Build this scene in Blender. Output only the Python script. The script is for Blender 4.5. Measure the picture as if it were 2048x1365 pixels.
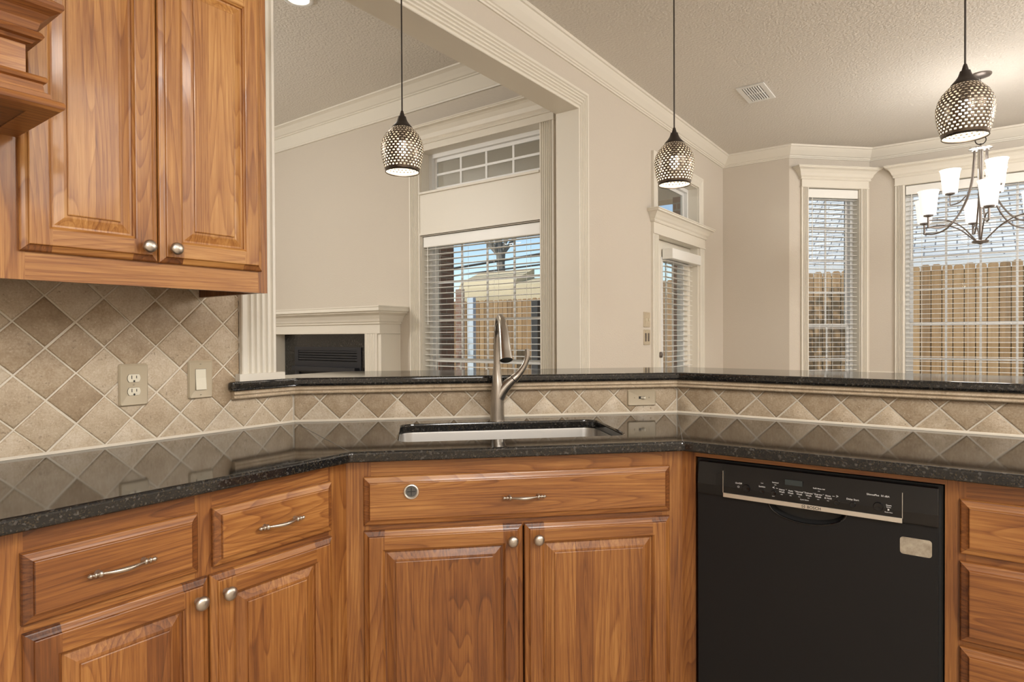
import bpy, bmesh, math, random
from mathutils import Vector, Matrix
rnd = random.Random(11)
RAD = math.radians
sc = bpy.context.scene
for o in list(bpy.data.objects):
    bpy.data.objects.remove(o, do_unlink=True)
COL = sc.collection

# ------------------------------------------------------------------ camera
cam = bpy.data.cameras.new('camera'); camo = bpy.data.objects.new('camera', cam); COL.objects.link(camo)
CX, CY, CZ, YAW, PITCH, ROLL, FPX = -1.3503, -1.9704, 1.2261, 0.6301, 0.0090, -0.0046, 1238.2
_c, _s = math.cos(YAW), math.sin(YAW)
_fwd, _right, _up = Vector((_c, _s, 0)), Vector((_s, -_c, 0)), Vector((0, 0, 1))
_f2 = _fwd*math.cos(PITCH) - _up*math.sin(PITCH); _u2 = _up*math.cos(PITCH) + _fwd*math.sin(PITCH)
_r3 = _right*math.cos(ROLL) + _u2*math.sin(ROLL); _u3 = _u2*math.cos(ROLL) - _right*math.sin(ROLL)
_m = Matrix((_r3, _u3, -_f2)).transposed().to_4x4(); _m.translation = Vector((CX, CY, CZ))
camo.matrix_world = _m
cam.sensor_fit = 'HORIZONTAL'; cam.sensor_width = 36; cam.lens = FPX/2048*36; cam.clip_start = .02; cam.clip_end = 300
sc.camera = camo

# ------------------------------------------------------------------ world, sun, exposure
sc.view_settings.view_transform = 'Standard'; sc.view_settings.look = 'None'
sc.view_settings.gamma = 1; sc.view_settings.use_curve_mapping = False
sc.view_settings.exposure = 0.14
w = bpy.data.worlds.new('world'); sc.world = w; w.use_nodes = True
nt = w.node_tree; bg = nt.nodes['Background']
sky = nt.nodes.new('ShaderNodeTexSky'); sky.sky_type = 'NISHITA'; sky.sun_disc = False
sky.sun_elevation = RAD(42); sky.sun_rotation = RAD(250); sky.air_density = 1.0; sky.dust_density = 0
nt.links.new(sky.outputs[0], bg.inputs[0]); bg.inputs[1].default_value = .125
sun = bpy.data.lights.new('sun', 'SUN'); sun.energy = 3.9; sun.angle = RAD(1.0); sun.color = (1, .95, .86)
suno = bpy.data.objects.new('sun', sun); COL.objects.link(suno)
_d = Vector((.62, -.30, -.62)).normalized()      # direction the sunlight travels
suno.rotation_euler = _d.to_track_quat('-Z', 'Y').to_euler()
suno.location = (0, 0, 12)

def area(name, loc, sx, sy, power, color=(1, .93, .82), rot=(0, 0, 0)):
    l = bpy.data.lights.new(name, 'AREA'); l.shape = 'RECTANGLE'; l.size = sx; l.size_y = sy
    l.energy = power; l.color = color
    o = bpy.data.objects.new(name, l); COL.objects.link(o); o.location = loc; o.rotation_euler = rot
    return o
KZ, LZ = 3.015, 3.245          # ceiling heights: kitchen and breakfast nook, living room
def fill_point(name, loc, power, color, r=.14):
    l = bpy.data.lights.new(name, 'POINT'); l.energy = power; l.color = color; l.shadow_soft_size = r
    o = bpy.data.objects.new(name, l); COL.objects.link(o); o.location = loc
WARM = (1, .98, .945)
area('kitchen_area_fill', (-1.7, -3.3, KZ-.02), 1.25, .65, 74, WARM)  # unseen area light added overhead to fill the kitchen
fill_point('kitchen_fill_light', (-2.5, -3.8, 2.45), 88, WARM, .5)  # added point light out of view, brightens the kitchen ceiling and walls
fill_point('kitchen_fill_light', (.3, -3.9, 2.6), 66, WARM, .5)  # second added kitchen fill, also out of view
fill_point('nook_fill_light', (3.4, -4.35, 2.5), 138, (1, .985, .96), .2)  # unseen fill added to lift the nook ceiling and walls
fill_point('living_fill_light', (-.7, 3.0, 2.65), 135, (1, .965, .90), .2)  # added living room fill, no fixture stands here
fill_point('patio_fill_light', (3.1, 4.9, 2.1), 110, (.95, .97, 1), .12)  # unseen light added to brighten the shaded patio
try:
    sc.cycles.max_bounces = 10; sc.cycles.diffuse_bounces = 5; sc.cycles.glossy_bounces = 4
    sc.cycles.transparent_max_bounces = 24; sc.cycles.transmission_bounces = 6
    sc.cycles.sample_clamp_indirect = 6; sc.cycles.caustics_reflective = False; sc.cycles.caustics_refractive = False
    sc.cycles.use_denoising = True
except Exception:
    pass

# ------------------------------------------------------------------ materials
def newmat(name):
    m = bpy.data.materials.new(name); m.use_nodes = True
    t = m.node_tree; b = t.nodes['Principled BSDF']
    return m, t, b
def L(t, a, b): t.links.new(a, b)
def N(t, typ, **kw):
    n = t.nodes.new(typ)
    for k, v in kw.items():
        if k.startswith('i_'):
            n.inputs[k[2:].replace('_', ' ')].default_value = v
        else:
            setattr(n, k, v)
    return n
def ramp(t, stops, interp='LINEAR'):
    r = t.nodes.new('ShaderNodeValToRGB'); e = r.color_ramp.elements; r.color_ramp.interpolation = interp
    while len(e) < len(stops): e.new(.5)
    for i, (p, c) in enumerate(stops):
        e[i].position = p; e[i].color = (*c, 1) if len(c) == 3 else c
    return r
def mth(t, op, a, b=None):
    n = t.nodes.new('ShaderNodeMath'); n.operation = op
    for i, x in enumerate((a, b)):
        if x is None: continue
        if isinstance(x, (int, float)): n.inputs[i].default_value = x
        else: t.links.new(x, n.inputs[i])
    return n.outputs[0]
def simple(name, col, rough=.5, metal=0., bump=0, bscale=200, coat=0, spec=.5, bdist=.002):
    m, t, b = newmat(name)
    b.inputs['Base Color'].default_value = (*col, 1); b.inputs['Roughness'].default_value = rough
    b.inputs['Metallic'].default_value = metal; b.inputs['Coat Weight'].default_value = coat
    b.inputs['Specular IOR Level'].default_value = spec
    if bump:
        tc = N(t, 'ShaderNodeTexCoord'); no = N(t, 'ShaderNodeTexNoise', i_Scale=bscale, i_Detail=3.)
        L(t, tc.outputs['Object'], no.inputs['Vector'])
        bp = N(t, 'ShaderNodeBump', i_Strength=bump, i_Distance=bdist)
        L(t, no.outputs[0], bp.inputs['Height']); L(t, bp.outputs[0], b.inputs['Normal'])
    return m
def emit(name, col, strength):
    m, t, b = newmat(name)
    b.inputs['Base Color'].default_value = (*col, 1)
    b.inputs['Emission Color'].default_value = (*col, 1); b.inputs['Emission Strength'].default_value = strength
    return m

def wood_mat(name):
    m, t, b = newmat(name)
    g = N(t, 'ShaderNodeAttribute', attribute_name='gco'); to = N(t, 'ShaderNodeAttribute', attribute_name='tone')
    def nz(sx, sy, det, rough=.5, dist=0.):
        mp = N(t, 'ShaderNodeMapping'); mp.inputs['Scale'].default_value = (sx, sy, sy)
        L(t, g.outputs['Vector'], mp.inputs['Vector'])
        n = N(t, 'ShaderNodeTexNoise', i_Scale=1., i_Detail=det, i_Roughness=rough, i_Distortion=dist)
        L(t, mp.outputs[0], n.inputs['Vector']); return n.outputs[0]
    big = nz(.75, 8.5, 1.2, .4, .08)
    rings = mth(t, 'FRACT', mth(t, 'MULTIPLY', big, 26))
    rr = ramp(t, [(0, (0, 0, 0)), (.5, (.16,)*3), (.84, (.62,)*3), (.93, (1, 1, 1)), (1, (0, 0, 0))])
    L(t, rings, rr.inputs[0])
    streak = nz(4, 150, 4, .65); pores = nz(16, 420, 2, .5); blot = nz(2.5, 6, 2)
    pr = ramp(t, [(.60, (0, 0, 0)), (.72, (1, 1, 1))]); L(t, pores, pr.inputs[0])
    v = mth(t, 'MULTIPLY', rr.outputs[0], .22)
    v = mth(t, 'ADD', v, mth(t, 'MULTIPLY', mth(t, 'SUBTRACT', streak, .5), .8))
    v = mth(t, 'ADD', v, mth(t, 'MULTIPLY', mth(t, 'SUBTRACT', blot, .5), .55))
    v = mth(t, 'ADD', v, mth(t, 'MULTIPLY', pr.outputs[0], .16))
    v = mth(t, 'ADD', v, to.outputs['Fac'])
    v = mth(t, 'ADD', v, .42)
    cr = ramp(t, [(0, (.53, .285, .092)), (.20, (.415, .190, .052)), (.42, (.285, .110, .026)), (.64, (.180, .060, .014)), (1, (.058, .016, .005))])
    L(t, v, cr.inputs[0]); L(t, cr.outputs[0], b.inputs['Base Color'])
    b.inputs['Roughness'].default_value = .42; b.inputs['Coat Weight'].default_value = .22
    b.inputs['Coat Roughness'].default_value = .10
    bp = N(t, 'ShaderNodeBump', i_Strength=.12, i_Distance=.0006)
    L(t, mth(t, 'ADD', pores, streak), bp.inputs['Height']); L(t, bp.outputs[0], b.inputs['Normal'])
    return m

def granite_mat(name):
    m, t, b = newmat(name)
    tc = N(t, 'ShaderNodeTexCoord')
    v1 = N(t, 'ShaderNodeTexVoronoi', i_Scale=420.); L(t, tc.outputs['Object'], v1.inputs['Vector'])
    v2 = N(t, 'ShaderNodeTexVoronoi', i_Scale=190.); L(t, tc.outputs['Object'], v2.inputs['Vector'])
    n1 = N(t, 'ShaderNodeTexNoise', i_Scale=38., i_Detail=6., i_Roughness=.7); L(t, tc.outputs['Object'], n1.inputs['Vector'])
    sx = N(t, 'ShaderNodeSeparateColor'); L(t, v1.outputs['Color'], sx.inputs[0])
    s2 = N(t, 'ShaderNodeSeparateColor'); L(t, v2.outputs['Color'], s2.inputs[0])
    r1 = ramp(t, [(0, (.005, .005, .006)), (.52, (.009, .009, .010)), (.70, (.018, .016, .013)), (.80, (.045, .034, .020)), (.90, (.032, .036, .042)), (1, (.085, .086, .09))])
    k = mth(t, 'ADD', mth(t, 'MULTIPLY', sx.outputs[0], .55), mth(t, 'MULTIPLY', n1.outputs[0], .52))
    L(t, k, r1.inputs[0])
    r2 = ramp(t, [(.90, (0, 0, 0)), (.96, (1, 1, 1))]); L(t, s2.outputs[1], r2.inputs[0])
    mx = N(t, 'ShaderNodeMix', data_type='RGBA'); L(t, mth(t, 'MULTIPLY', r2.outputs[0], .30), mx.inputs[0])
    L(t, r1.outputs[0], mx.inputs[6]); mx.inputs[7].default_value = (.16, .15, .14, 1)
    L(t, mx.outputs[2], b.inputs['Base Color'])
    b.inputs['Roughness'].default_value = .06; b.inputs['Specular IOR Level'].default_value = .62
    return m

def travertine_mat(name):
    m, t, b = newmat(name)
    to = N(t, 'ShaderNodeAttribute', attribute_name='tone'); tc = N(t, 'ShaderNodeTexCoord')
    n1 = N(t, 'ShaderNodeTexNoise', i_Scale=26., i_Detail=6., i_Roughness=.65); L(t, tc.outputs['Object'], n1.inputs['Vector'])
    n2 = N(t, 'ShaderNodeTexNoise', i_Scale=170., i_Detail=4., i_Roughness=.7); L(t, tc.outputs['Object'], n2.inputs['Vector'])
    n3 = N(t, 'ShaderNodeTexNoise', i_Scale=75., i_Detail=5., i_Roughness=.7); L(t, tc.outputs['Object'], n3.inputs['Vector'])
    v = mth(t, 'ADD', to.outputs['Fac'], mth(t, 'MULTIPLY', mth(t, 'SUBTRACT', n1.outputs[0], .5), .7))
    v = mth(t, 'ADD', v, mth(t, 'MULTIPLY', mth(t, 'SUBTRACT', n2.outputs[0], .5), .85))
    cr = ramp(t, [(0, (.26, .180, .105)), (.35, (.39, .292, .19)), (.65, (.53, .43, .31)), (1, (.68, .60, .49))])
    L(t, v, cr.inputs[0])
    fl = N(t, 'ShaderNodeTexNoise', i_Scale=120., i_Detail=3., i_Roughness=.75, i_Distortion=1.2); L(t, tc.outputs['Object'], fl.inputs['Vector'])
    fr = ramp(t, [(.60, (0, 0, 0)), (.70, (1, 1, 1))]); L(t, fl.outputs[0], fr.inputs[0]); v = mth(t, 'ADD', v, mth(t, 'MULTIPLY', fr.outputs[0], .34)); L(t, v, cr.inputs[0])
    pit = ramp(t, [(.30, (0, 0, 0)), (.40, (1, 1, 1))]); L(t, n3.outputs[0], pit.inputs[0])
    mx = N(t, 'ShaderNodeMix', data_type='RGBA'); L(t, pit.outputs[0], mx.inputs[0])
    mx.inputs[6].default_value = (.30, .225, .15, 1); L(t, cr.outputs[0], mx.inputs[7])
    L(t, mx.outputs[2], b.inputs['Base Color']); b.inputs['Roughness'].default_value = .42
    h = mth(t, 'ADD', mth(t, 'MULTIPLY', pit.outputs[0], .6), mth(t, 'MULTIPLY', n2.outputs[0], .9))
    bp = N(t, 'ShaderNodeBump', i_Strength=.55, i_Distance=.0018); L(t, h, bp.inputs['Height']); L(t, bp.outputs[0], b.inputs['Normal'])
    return m

def brick_mat(name, c1, c2, mortar):
    m, t, b = newmat(name)
    uv = N(t, 'ShaderNodeUVMap'); br = N(t, 'ShaderNodeTexBrick', i_Scale=1.)
    br.inputs['Color1'].default_value = (*c1, 1); br.inputs['Color2'].default_value = (*c2, 1); br.inputs['Mortar'].default_value = (*mortar, 1)
    br.inputs['Brick Width'].default_value = .2; br.inputs['Row Height'].default_value = .075; br.inputs['Mortar Size'].default_value = .008
    L(t, uv.outputs[0], br.inputs['Vector']); L(t, br.outputs[0], b.inputs['Base Color']); b.inputs['Roughness'].default_value = .85
    return m

def glass_mat(name):
    m = bpy.data.materials.new(name); m.use_nodes = True; t = m.node_tree
    for n in list(t.nodes): t.nodes.remove(n)
    out = N(t, 'ShaderNodeOutputMaterial'); tr = N(t, 'ShaderNodeBsdfTransparent'); gl = N(t, 'ShaderNodeBsdfGlossy', i_Roughness=.0)
    tr.inputs[0].default_value = (.97, .985, .98, 1)
    fr = N(t, 'ShaderNodeFresnel'); mx = N(t, 'ShaderNodeMixShader'); ge = N(t, 'ShaderNodeNewGeometry')
    L(t, mth(t, 'ADD', 1.45, mth(t, 'MULTIPLY', ge.outputs['Backfacing'], 1/1.45-1.45)), fr.inputs['IOR'])
    L(t, fr.outputs[0], mx.inputs[0]); L(t, tr.outputs[0], mx.inputs[1]); L(t, gl.outputs[0], mx.inputs[2]); L(t, mx.outputs[0], out.inputs[0])
    return m

def speck_mat(name, c1, c2, scale, rough):
    m, t, b = newmat(name)
    tc = N(t, 'ShaderNodeTexCoord'); n = N(t, 'ShaderNodeTexNoise', i_Scale=scale, i_Detail=5., i_Roughness=.7)
    L(t, tc.outputs['Object'], n.inputs['Vector']); r = ramp(t, [(.35, c1), (.65, c2)]); L(t, n.outputs[0], r.inputs[0])
    L(t, r.outputs[0], b.inputs['Base Color']); b.inputs['Roughness'].default_value = rough
    return m
def plank_mat(name, stops, sy):
    m, t, b = newmat(name)
    to = N(t, 'ShaderNodeAttribute', attribute_name='tone'); g = N(t, 'ShaderNodeAttribute', attribute_name='gco')
    mp = N(t, 'ShaderNodeMapping'); mp.inputs['Scale'].default_value = (1.2, sy, sy); L(t, g.outputs['Vector'], mp.inputs['Vector'])
    n = N(t, 'ShaderNodeTexNoise', i_Scale=1., i_Detail=5., i_Roughness=.6); L(t, mp.outputs[0], n.inputs['Vector'])
    v = mth(t, 'ADD', mth(t, 'ADD', mth(t, 'MULTIPLY', mth(t, 'SUBTRACT', n.outputs[0], .5), .9), .5), to.outputs['Fac'])
    r = ramp(t, stops); L(t, v, r.inputs[0]); L(t, r.outputs[0], b.inputs['Base Color']); b.inputs['Roughness'].default_value = .8
    return m

M = dict(
    wood=wood_mat('honey_wood'), granite=granite_mat('dark_granite'), tile=travertine_mat('tumbled_travertine'),
    stone=travertine_mat('travertine_ledge'),
    grout=simple('sanded_grout', (.70, .64, .54), .9, bump=.4, bscale=400),
    wall=simple('wall_paint', (.60, .545, .472), .85, bump=.6, bscale=85),
    ceil=simple('ceiling_paint', (.70, .665, .615), .9, bump=1., bscale=62, bdist=.006),
    trim=simple('trim_paint', (.745, .705, .625), .42),
    white=simple('white_vinyl', (.80, .80, .79), .4),
    slat=simple('white_blind', (.86, .855, .83), .38),
    cream=simple('cream_plastic', (.49, .415, .30), .4),
    ivory=simple('ivory_plastic', (.76, .71, .58), .35),
    dark=simple('black_void', (.012, .012, .012), .6),
    nickel=simple('satin_nickel', (.52, .465, .405), .36, 1.),
    brush=simple('brushed_stainless', (.43, .40, .365), .26, 1.),
    sink=simple('stainless_basin', (.46, .445, .425), .36, 1.),
    chrome=simple('chrome', (.75, .74, .72), .12, 1.),
    rubber=simple('black_rubber', (.05, .05, .045), .6),
    bronze=simple('dark_bronze', (.040, .031, .026), .42, .6),
    pewter=simple('brushed_pewter', (.20, .175, .16), .36, .9),
    dwblack=simple('satin_black_enamel', (.0105, .0105, .0115), .38, spec=.24),
    dwgloss=simple('gloss_black_panel', (.004, .004, .005), .05),
    steel=simple('polished_strip', (.80, .78, .74), .34, 1.),
    sticker=speck_mat('worn_sticker', (.24, .20, .15), (.42, .37, .29), 40, .45),
    print_white=simple('white_print', (.72, .72, .72), .5), print_dark=simple('dark_print', (.03, .03, .03), .5),
    glass=glass_mat('window_glass'),
    brick=brick_mat('brown_brick', (.20, .105, .075), (.29, .16, .115), (.30, .26, .22)),
    fence=plank_mat('cedar_boards', [(0, (.12, .070, .035)), (.45, (.31, .185, .085)), (1, (.47, .31, .165))], 26),
    grass=speck_mat('winter_lawn', (.14, .13, .06), (.24, .21, .11), 30, .95),
    concrete=speck_mat('patio_concrete', (.38, .36, .33), (.5, .48, .44), 14, .9),
    floor=speck_mat('floor_tile', (.40, .33, .25), (.50, .42, .33), 6, .4),
    firebox=simple('black_firebox_metal', (.018, .019, .024), .45),
    tan=simple('tan_stucco', (.60, .50, .33), .85), soffit=simple('patio_ceiling_paint', (.62, .56, .46), .8, bump=.5, bscale=30),
    fascia=simple('pale_fascia', (.62, .64, .66), .6), bark=speck_mat('grey_bark', (.16, .145, .13), (.27, .25, .22), 60, .9),
    cable=simple('black_cable', (.02, .02, .022), .6), bluewhite=simple('pale_blue', (.55, .62, .70), .5),
    leaf=simple('pale_foliage', (.30, .33, .16), .8),
)
def shingle_mat():
    m, t, b = newmat('grey_shingles')
    uv = N(t, 'ShaderNodeUVMap'); br = N(t, 'ShaderNodeTexBrick', i_Scale=1.)
    br.inputs['Color1'].default_value = (.50, .52, .54, 1); br.inputs['Color2'].default_value = (.68, .69, .69, 1); br.inputs['Mortar'].default_value = (.16, .17, .19, 1)
    br.inputs['Brick Width'].default_value = .34; br.inputs['Row Height'].default_value = .15; br.inputs['Mortar Size'].default_value = .012
    L(t, uv.outputs[0], br.inputs['Vector']); L(t, br.outputs[0], b.inputs['Base Color']); b.inputs['Roughness'].default_value = .9
    return m
M['shingle'] = shingle_mat()

# ------------------------------------------------------------------ mesh helpers
def board(axis, tone=None, spread=.13):
    return (axis, Vector((rnd.uniform(-40, 40), rnd.uniform(-40, 40), rnd.uniform(-40, 40))), rnd.uniform(-spread, spread) if tone is None else tone)
def retone(b, d): return (b[0], b[1], b[2]+d)
class MB:
    def __init__(s): s.v = []; s.f = []; s.m = []; s.w = []; s.uv = []
    def face(s, pts, mat=0, wood=None, uv=None):
        i = len(s.v); s.v += [Vector(p) for p in pts]; s.f.append(tuple(range(i, i+len(pts)))); s.m.append(mat); s.w.append(wood); s.uv.append(uv)
    def box(s, x0, x1, y0, y1, z0, z1, mat=0, wood=None):
        p = lambda a, b, c: Vector((a, b, c))
        for q in (((x0, y0, z0), (x1, y0, z0), (x1, y0, z1), (x0, y0, z1)), ((x1, y1, z0), (x0, y1, z0), (x0, y1, z1), (x1, y1, z1)),
                  ((x0, y1, z0), (x0, y0, z0), (x0, y0, z1), (x0, y1, z1)), ((x1, y0, z0), (x1, y1, z0), (x1, y1, z1), (x1, y0, z1)),
                  ((x0, y0, z1), (x1, y0, z1), (x1, y1, z1), (x0, y1, z1)), ((x0, y1, z0), (x1, y1, z0), (x1, y0, z0), (x0, y0, z0))):
            s.face(q, mat, wood)
        return s
    def grid(s, rings, closed=True, mat=0, cap0=False, cap1=False, wood=None):
        n = len(rings[0]); b = len(s.v)
        for r in rings: s.v += [Vector(p) for p in r]
        for i in range(len(rings)-1):
            for j in range(n if closed else n-1):
                k = (j+1) % n
                s.f.append((b+i*n+j, b+i*n+k, b+(i+1)*n+k, b+(i+1)*n+j)); s.m.append(mat); s.w.append(wood); s.uv.append(None)
        if cap0: s.f.append(tuple(b+j for j in range(n))[::-1]); s.m.append(mat); s.w.append(wood); s.uv.append(None)
        if cap1: s.f.append(tuple(b+(len(rings)-1)*n+j for j in range(n))); s.m.append(mat); s.w.append(wood); s.uv.append(None)
        return s
    def lathe(s, prof, seg=32, T=None, mat=0, cap0=False, cap1=False):
        T = T or Matrix()
        s.grid([[T @ Vector((r*math.cos(2*math.pi*j/seg), r*math.sin(2*math.pi*j/seg), h)) for j in range(seg)] for r, h in prof], True, mat, cap0, cap1)
        return s
    def tube(s, pts, rad, seg=12, mat=0, cap=True, sq=1., up=None):
        pts = [Vector(p) for p in pts]; n = len(pts)
        if not hasattr(rad, '__len__'): rad = [rad]*n
        rings = []; prev = None
        for i, p in enumerate(pts):
            d = (pts[min(i+1, n-1)]-pts[max(i-1, 0)]).normalized()
            if prev is None:
                a = Vector(up) if up else (Vector((0, 0, 1)) if abs(d.z) < .9 else Vector((1, 0, 0)))
            else: a = prev
            x = (a - d*a.dot(d)).normalized(); y = d.cross(x); prev = x
            rings.append([p + (x*math.cos(2*math.pi*j/seg)*sq + y*math.sin(2*math.pi*j/seg))*rad[i] for j in range(seg)])
        s.grid(rings, True, mat, cap, cap)
        return s
    def sweep(s, path, prof, O, e1, e2, nrm, side=1, mat=0, capends=True, wood=None):
        """profile [(o,h)] along a polyline in plane (e1,e2); o = in-plane offset to the right (side=1) with mitres, h = along nrm"""
        O, e1, e2, nrm = map(Vector, (O, e1, e2, nrm)); n = len(path); rings = []
        for i in range(n):
            p = Vector(path[i])
            d0 = (Vector(path[i])-Vector(path[i-1])).normalized() if i > 0 else None
            d1 = (Vector(path[i+1])-Vector(path[i])).normalized() if i < n-1 else None
            d0 = d0 or d1; d1 = d1 or d0
            n0 = Vector((d0.y, -d0.x)); n1 = Vector((d1.y, -d1.x)); mt = (n0+n1); mt = mt/(1+n0.dot(n1))
            rings.append([O + e1*(p.x+mt.x*o*side) + e2*(p.y+mt.y*o*side) + nrm*h for o, h in prof])
        for i in range(n-1):
            for j in range(len(prof)):
                k = (j+1) % len(prof)
                s.face([rings[i][j], rings[i][k], rings[i+1][k], rings[i+1][j]], mat, wood)
        if capends:
            s.face(rings[0], mat, wood); s.face(rings[-1][::-1], mat, wood)
        return s
    def poly(s, outer, z0, z1, holes=(), mat=0):
        bm = bmesh.new(); es = []
        for lp in [outer]+list(holes):
            vs = [bm.verts.new((x, y, z1)) for x, y in lp]
            es += [bm.edges.new((vs[i], vs[(i+1) % len(vs)])) for i in range(len(vs))]
        r = bmesh.ops.triangle_fill(bm, use_beauty=True, use_dissolve=False, edges=es)
        for f in bm.faces: s.face([(v.co.x, v.co.y, z1) for v in f.verts], mat); s.face([(v.co.x, v.co.y, z0) for v in f.verts][::-1], mat)
        bm.free()
        for lp in [outer]+list(holes):
            for i in range(len(lp)):
                a, b = lp[i], lp[(i+1) % len(lp)]
                s.face([(a[0], a[1], z0), (b[0], b[1], z0), (b[0], b[1], z1), (a[0], a[1], z1)], mat)
        return s
    def build(s, name, mats, parent=None, smooth=False, merge=False, bevel=0, bseg=2, T=None):
        me = bpy.data.meshes.new(name)
        if T is not None: s.v = [T @ p for p in s.v]
        me.from_pydata([tuple(p) for p in s.v], [], s.f)
        for m in (mats if isinstance(mats, (list, tuple)) else [mats]): me.materials.append(M[m] if isinstance(m, str) else m)
        me.polygons.foreach_set('material_index', s.m)
        if any(w is not None for w in s.w):
            gv = []; tv = []
            for p in me.polygons:
                w = s.w[p.index]
                for li in p.loop_indices:
                    if w is None: gv += (0., 0., 0.); tv.append(0.); continue
                    c = me.vertices[me.loops[li].vertex_index].co
                    q = {'x': (c.x, c.z, c.y), 'z': (c.z, c.x, c.y), 'y': (c.y, c.x, c.z)}[w[0]]
                    gv += (q[0]+w[1].x, q[1]+w[1].y, q[2]+w[1].z); tv.append(w[2])
            me.attributes.new('gco', 'FLOAT_VECTOR', 'CORNER').data.foreach_set('vector', gv)
            me.attributes.new('tone', 'FLOAT', 'CORNER').data.foreach_set('value', tv)
        if any(u is not None for u in s.uv):
            ul = me.uv_layers.new(name='UVMap')
            for p in me.polygons:
                if s.uv[p.index]:
                    for li, u in zip(p.loop_indices, s.uv[p.index]): ul.data[li].uv = u
        if merge or bevel or smooth:
            bm = bmesh.new(); bm.from_mesh(me)
            bmesh.ops.remove_doubles(bm, verts=bm.verts, dist=1e-5)
            bmesh.ops.recalc_face_normals(bm, faces=bm.faces); bm.to_mesh(me); bm.free()
        if smooth:
            for p in me.polygons: p.use_smooth = True
            me.set_sharp_from_angle(angle=RAD(smooth if smooth is not True else 40))
        o = bpy.data.objects.new(name, me); COL.objects.link(o)
        if parent: o.parent = parent
        if bevel:
            b = o.modifiers.new('bevel', 'BEVEL'); b.width = bevel; b.segments = bseg; b.limit_method = 'ANGLE'; b.angle_limit = RAD(35)
        return o
def tag(o, label, cat, group=None, kind=None):
    o['label'] = label; o['category'] = cat
    if group: o['group'] = group
    if kind: o['kind'] = kind
    return o
def thing(name, label, cat, loc=(0, 0, 0), deg=0, group=None, kind=None):
    e = bpy.data.objects.new(name, None); COL.objects.link(e); e.location = loc; e.rotation_euler = (0, 0, RAD(deg)); e.empty_display_size = .1
    return tag(e, label, cat, group, kind)
def struct(o, label, cat): return tag(o, label, cat, kind='structure')
S2 = math.sqrt(.5)
def arc(cx, cy, r, a0, a1, n): return [(cx+r*math.cos(RAD(a0+(a1-a0)*i/n)), cy+r*math.sin(RAD(a0+(a1-a0)*i/n))) for i in range(n+1)]
def rrect(x0, x1, y0, y1, r, n=6):
    return arc(x1-r, y0+r, r, -90, 0, n)+arc(x1-r, y1-r, r, 0, 90, n)+arc(x0+r, y1-r, r, 90, 180, n)+arc(x0+r, y0+r, r, 180, 270, n)
def smoothpath(pts, n=6):
    P = [Vector(p) for p in pts]; out = []
    for i in range(len(P)-1):
        p0 = P[i-1] if i else P[0]*2-P[1]; p1, p2 = P[i], P[i+1]; p3 = P[i+2] if i+2 < len(P) else P[-1]*2-P[-2]
        for k in range(n):
            t = k/n
            out.append(.5*((2*p1)+(p2-p0)*t+(2*p0-5*p1+4*p2-p3)*t*t+(3*p1-p0-3*p2+p3)*t**3))
    out.append(P[-1]); return out
def lerpl(vals, n):
    out = []
    for i in range(len(vals)-1): out += [vals[i]+(vals[i+1]-vals[i])*k/n for k in range(n)]
    return out+[vals[-1]]
def wall_rects(mb, x0, x1, z0, z1, y0, y1, holes, mat=0):
    xs = sorted({x0, x1, *[h[0] for h in holes], *[h[1] for h in holes]}); zs = sorted({z0, z1, *[h[2] for h in holes], *[h[3] for h in holes]})
    xs = [x for x in xs if x0 <= x <= x1]; zs = [z for z in zs if z0 <= z <= z1]
    inh = lambda x, z: any(h[0] < x < h[1] and h[2] < z < h[3] for h in holes) or not (x0 < x < x1 and z0 < z < z1)
    for i in range(len(xs)-1):
        for j in range(len(zs)-1):
            a, b, c, d = xs[i], xs[i+1], zs[j], zs[j+1]; mx, mz = (a+b)/2, (c+d)/2
            if inh(mx, mz): continue
            mb.face([(a, y0, c), (b, y0, c), (b, y0, d), (a, y0, d)], mat); mb.face([(b, y1, c), (a, y1, c), (a, y1, d), (b, y1, d)], mat)
            if inh(a-1e-4, mz): mb.face([(a, y1, c), (a, y0, c), (a, y0, d), (a, y1, d)], mat)
            if inh(b+1e-4, mz): mb.face([(b, y0, c), (b, y1, c), (b, y1, d), (b, y0, d)], mat)
            if inh(mx, d+1e-4): mb.face([(a, y0, d), (b, y0, d), (b, y1, d), (a, y1, d)], mat)
            if inh(mx, c-1e-4): mb.face([(a, y1, c), (b, y1, c), (b, y0, c), (a, y0, c)], mat)
    return mb

# ------------------------------------------------------------------ key dimensions (metres), world: left wall plane y = 0, kitchen at y < 0
D = 1.0428                       # the raised bar wall: (0,0) -> (D,-D) -> (D, -y)
CT, CTH = .914, .030             # worktop top, thickness
BT = 1.0761                      # bar top
FACE = .6013                     # cabinet face frames in front of the tile planes
BAY1, BAY2, BAY3, BAY4 = (4.985, -.627), (5.586, -1.228), (5.586, -3.48), (4.985, -4.081)
LX = 2.25                        # living room window wall
OPX0, OPX1, OPZ = -.08, 2.05, 2.65   # opening between kitchen and living room
def corner(o):                   # plan corners of a line parallel to the bar wall, offset o towards the kitchen
    k = o*math.sqrt(2); return (o-k, -o), (D-o, -k-D+o)

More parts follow.
